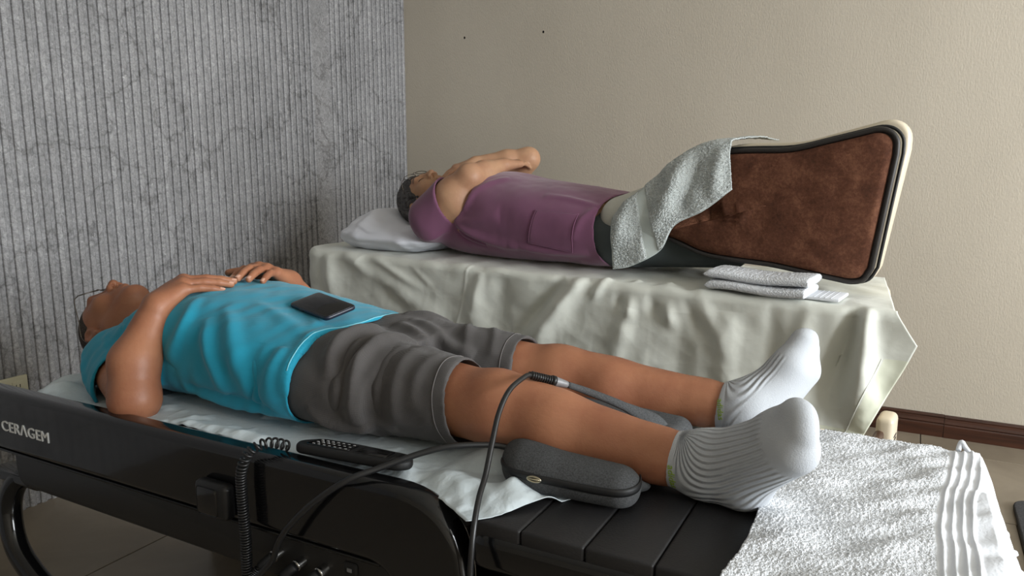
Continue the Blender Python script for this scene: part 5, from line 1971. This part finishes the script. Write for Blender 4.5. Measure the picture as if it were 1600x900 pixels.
zp = spline([(-0.555, 1.05, 0.692), (-0.52, 1.0, 0.689), (-0.45, 1.0, 0.686), (-0.39, 1.01, 0.685), (-0.345, 1.04, 0.687), (-0.33, 1.09, 0.690)], 10)
P = []
for i, p in enumerate(zp):
    c = Vector((-0.47, 1.12, p[2]))
    d = (c - Vector(p)).normalized()
    h = cb.ray_cast(Vector(p) - d * 0.15, d)
    if h[0] is not None:
        P.append((tuple(h[0]), d))
strip, pull_at = [], None
for q, d in P:
    q = np.array(q) - np.array(d) * 0.0012
    strip += [q + np.array((0, 0, 0.0065)), q + np.array((0, 0, 0.002)) - np.array(d) * 0.0015, q - np.array((0, 0, 0.002)) - np.array(d) * 0.0015, q - np.array((0, 0, 0.0065))]
solid(new_obj('zip', np.array(strip), grid_faces(len(P), 4), M['zip'], cush), 0.002, 1.0)
q, d = P[12]
q, d = np.array(q) - np.array(d) * 0.006, np.array(d)
q2, _ = P[16]
q2 = np.array(q2) - d * 0.006
t_ = (q2 - q) / np.linalg.norm(q2 - q)
ring = np.array([q + t_ * (0.010 + 0.011 * math.cos(a)) + np.array((0, 0, 1)) * 0.0042 * math.sin(a) for a in np.linspace(0, 2 * np.pi, 24)])
new_obj('zip_pull', *merge(tube(ring, 0.0015, 6, False), tube(np.array([q, q + t_ * 0.02]), 0.0016, 6)), M['brass'], cush)
# strap that passes up between the calves to the plug
sp = spline([(-0.372, 1.285, 0.690), (-0.385, 1.277, 0.712), (-0.42, 1.262, 0.733), (-0.455, 1.243, 0.752), (-0.50, 1.220, 0.772), (-0.524, 1.196, 0.786)], 8)
Pf, Tf, Nf, Bf = frames(sp)
ss = np.linspace(0, 1, len(sp))
wdt = np.interp(ss, [0, 0.25, 0.5, 1], [0.020, 0.018, 0.009, 0.006])
G = []
for i in range(len(sp)):
    side = np.cross(Tf[i], np.array((0.35, -0.5, 0.8)))
    side /= np.linalg.norm(side)
    nrm = np.cross(side, Tf[i])
    for a in np.linspace(0, 2 * np.pi, 16, endpoint=False):
        G.append(sp[i] + side * wdt[i] * math.cos(a) + nrm * 0.0055 * math.sin(a))
F = []
for i in range(len(sp) - 1):
    for j in range(16):
        k = (j + 1) % 16
        F.append((i * 16 + j, i * 16 + k, (i + 1) * 16 + k, (i + 1) * 16 + j))
F += [tuple(range(16))[::-1], tuple((len(sp) - 1) * 16 + j for j in range(16))]
new_obj('strap', np.array(G), F, M['felt'], cush, label='grey strap between the calves')

# power cable plugged into the strap
c1 = np.array((-0.524, 1.196, 0.786))
c0 = np.array((-0.569, 1.140, 0.812))
dv = (c0 - c1) / np.linalg.norm(c0 - c1)
cable_pts = [c0, (-0.571, 1.120, 0.8135), (-0.573, 1.07, 0.804), (-0.571, 1.03, 0.778), (-0.562, 0.99, 0.740), (-0.553, 0.953, 0.702), (-0.544, 0.918, 0.682), (-0.533, 0.884, 0.652), (-0.529, 0.868, 0.605), (-0.532, 0.863, 0.52), (-0.56, 0.86, 0.3), (-0.60, 0.85, 0.1), (-0.66, 0.83, 0.008), (-0.9, 0.7, 0.006)]
cab = new_obj('power_cable', *tube(spline(cable_pts, 12), 0.0046, 10), M['rubber'], loc=(-0.60, 0.95, 0.0),
              label='black cable looping from the calf strap down past the foot of the black bed', cat='cable')
new_obj('plug_housing', *merge(tube(np.array([c1, c1 + dv * 0.004, c1 + dv * 0.026, c1 + dv * 0.028]), [0.0055, 0.0065, 0.0092, 0.0088], 8)), M['grey'], cab, label='grey plug housing')
new_obj('plug_collar', *tube(np.array([c1 + dv * 0.027, c1 + dv * 0.034]), 0.0098, 12), M['rubber'], cab)
s0 = c1 + dv * 0.033
new_obj('strain_relief', *tube(np.array([s0, c0 + dv * 0.004]), [0.0072, 0.0056], 10), M['rubber'], cab)
for k in range(9):
    q = s0 + dv * (0.003 + k * 0.0046)
    new_obj('relief_ring', *tube(np.array([q, q + dv * 0.0022]), 0.0085 - k * 0.00012, 10), M['rubber'], cab)

# second cable: from the port on the bed to the cushion
pts = [(-0.565, 1.075, 0.700), (-0.60, 1.055, 0.708), (-0.65, 1.01, 0.712), (-0.69, 0.975, 0.704), (-0.735, 0.93, 0.688), (-0.775, 0.892, 0.672), (-0.83, 0.872, 0.63), (-0.885, 0.868, 0.575), (-0.915, 0.872, 0.535), (-0.935, 0.878, 0.50), (-0.975, 0.875, 0.455), (-1.03, 0.86, 0.40), (-1.05, 0.85, 0.2), (-1.06, 0.85, 0.008), (-0.9, 0.75, 0.007)]
new_obj('control_cable', *tube(spline(pts, 10), 0.0052, 10), M['rubber'], loc=(-0.9, 0.87, 0.0),
        label='black cable crossing the black side rail from the calf cushion to the ports', cat='cable')

# coiled cords plugged in under the rail
for k, (px_, pz_) in enumerate(((-0.972, 0.478), (-0.918, 0.474), (-0.866, 0.474))):
    rt = empty('port_plug', (px_, 0.91, pz_), ['black plug with spiral cord, leftmost of three under the rail', 'black plug with spiral cord, middle of three under the rail', 'black plug with spiral cord, rightmost of three under the rail'][k], 'plug', 'plugs in the bed ports')
    p0 = np.array((px_, 0.9135, pz_))
    d = np.array((-0.55, -0.50, -0.55))
    d /= np.linalg.norm(d)
    new_obj('plug_barrel', *tube(np.array([p0, p0 + d * 0.002, p0 + d * 0.026, p0 + d * 0.03]), [0.0085, 0.0095, 0.0095, 0.007], 14), M['matte'], rt)
    new_obj('plug_nut', *tube(np.array([p0 + d * 0.028, p0 + d * 0.034]), 0.006, 10), M['darkmetal'], rt)
    q = p0 + d * 0.032
    new_obj('spiral_cord', *coil([q, q + np.array((-0.018, -0.006, -0.022)), q + np.array((-0.030, -0.006, -0.055)), q + np.array((-0.038, -0.002, -0.11)), q + np.array((-0.04, 0.002, -0.20))], 0.0062, 0.0042, 0.0018, 9, 5), M['rubber'], rt)

# coiled telephone-style cord hanging over the rail
pth = [(-0.956, 0.952, 0.676), (-0.965, 0.925, 0.690), (-0.975, 0.902, 0.692), (-0.992, 0.888, 0.675), (-1.004, 0.884, 0.645), (-1.007, 0.884, 0.61), (-1.006, 0.884, 0.57), (-1.005, 0.885, 0.52), (-1.008, 0.886, 0.46), (-1.008, 0.886, 0.38), (-1.01, 0.886, 0.28)]
P = spline(pth, 20)
d_ = np.r_[0, np.cumsum(np.linalg.norm(np.diff(P, axis=0), axis=1))]
s_ = np.linspace(0, d_[-1], 900)
Q = np.stack([np.interp(s_, d_, P[:, i]) for i in range(3)], 1)
Q, T, N, Bn = frames(Q)
pit = np.interp(s_ / d_[-1], [0, 0.18, 0.26, 1], [0.011, 0.011, 0.0052, 0.0052])
ang = np.cumsum(np.r_[0, np.diff(s_)] / pit) * 2 * np.pi
Hx = Q + 0.0082 * (np.cos(ang)[:, None] * N + np.sin(ang)[:, None] * Bn)
new_obj('coiled_cord', *tube(Hx, 0.0021, 6), M['rubber'], loc=(-1.0, 0.89, 0.28), label='black coiled cord hanging over the glossy side rail', cat='cord')

# remote control resting on the rail
rc = empty('remote_control', (-0.82, 0.965, 0.66), 'black remote control lying on the bed beside the side rail', 'remote')
xa = np.array((0.985, 0.045, 0.01))
xa /= np.linalg.norm(xa)
ya = np.array((-0.05, 0.93, -0.10))
ya -= xa * (ya @ xa)
ya /= np.linalg.norm(ya)
za = np.cross(xa, ya)
ro = np.array((-0.825, 0.966, 0.672))


def rtr(vf):
    v, f = vf
    v = np.array(v)
    return ro + v[:, :1] * xa + v[:, 1:2] * ya + v[:, 2:] * za, f


r = rounded([(-0.105, -0.026), (0.105, -0.022), (0.122, 0.0), (0.105, 0.030), (0.0, 0.036), (-0.09, 0.034), (-0.118, 0.0)], 0.02, 6)
new_obj('remote_body', *rtr(prism(r, 2, 0.0, 0.017, 0.006, 3)), M['matte'], rc)
r = rounded([(-0.092, -0.016), (0.0, -0.014), (0.0, 0.024), (-0.085, 0.024)], 0.01, 5)
new_obj('button_panel', *rtr(prism(r, 2, 0.0165, 0.0182, 0.0006, 1)), M['glassblack'], rc)
r = rounded([(0.012, -0.014), (0.075, -0.012), (0.075, 0.022), (0.012, 0.024)], 0.006, 4)
new_obj('display', *rtr(prism(r, 2, 0.0165, 0.018, 0.0006, 1)), M['screen'], rc)
rng = random.Random(3)
for i in range(7):
    for j in range(3):
        cx_, cy_ = -0.078 + i * 0.0115, -0.008 + j * 0.0125
        new_obj('key', *rtr(box((cx_ - 0.0022, cy_ - 0.0011, 0.0180), (cx_ + 0.0022, cy_ + 0.0011, 0.0186))), M['print'], rc, smooth=False)
for k in range(6):
    new_obj('speaker_ridge', *rtr(tube(np.array([(0.086 + k * 0.005, -0.016, 0.0165), (0.088 + k * 0.005, 0.018, 0.0165)]), 0.0014, 6)), M['black'], rc)
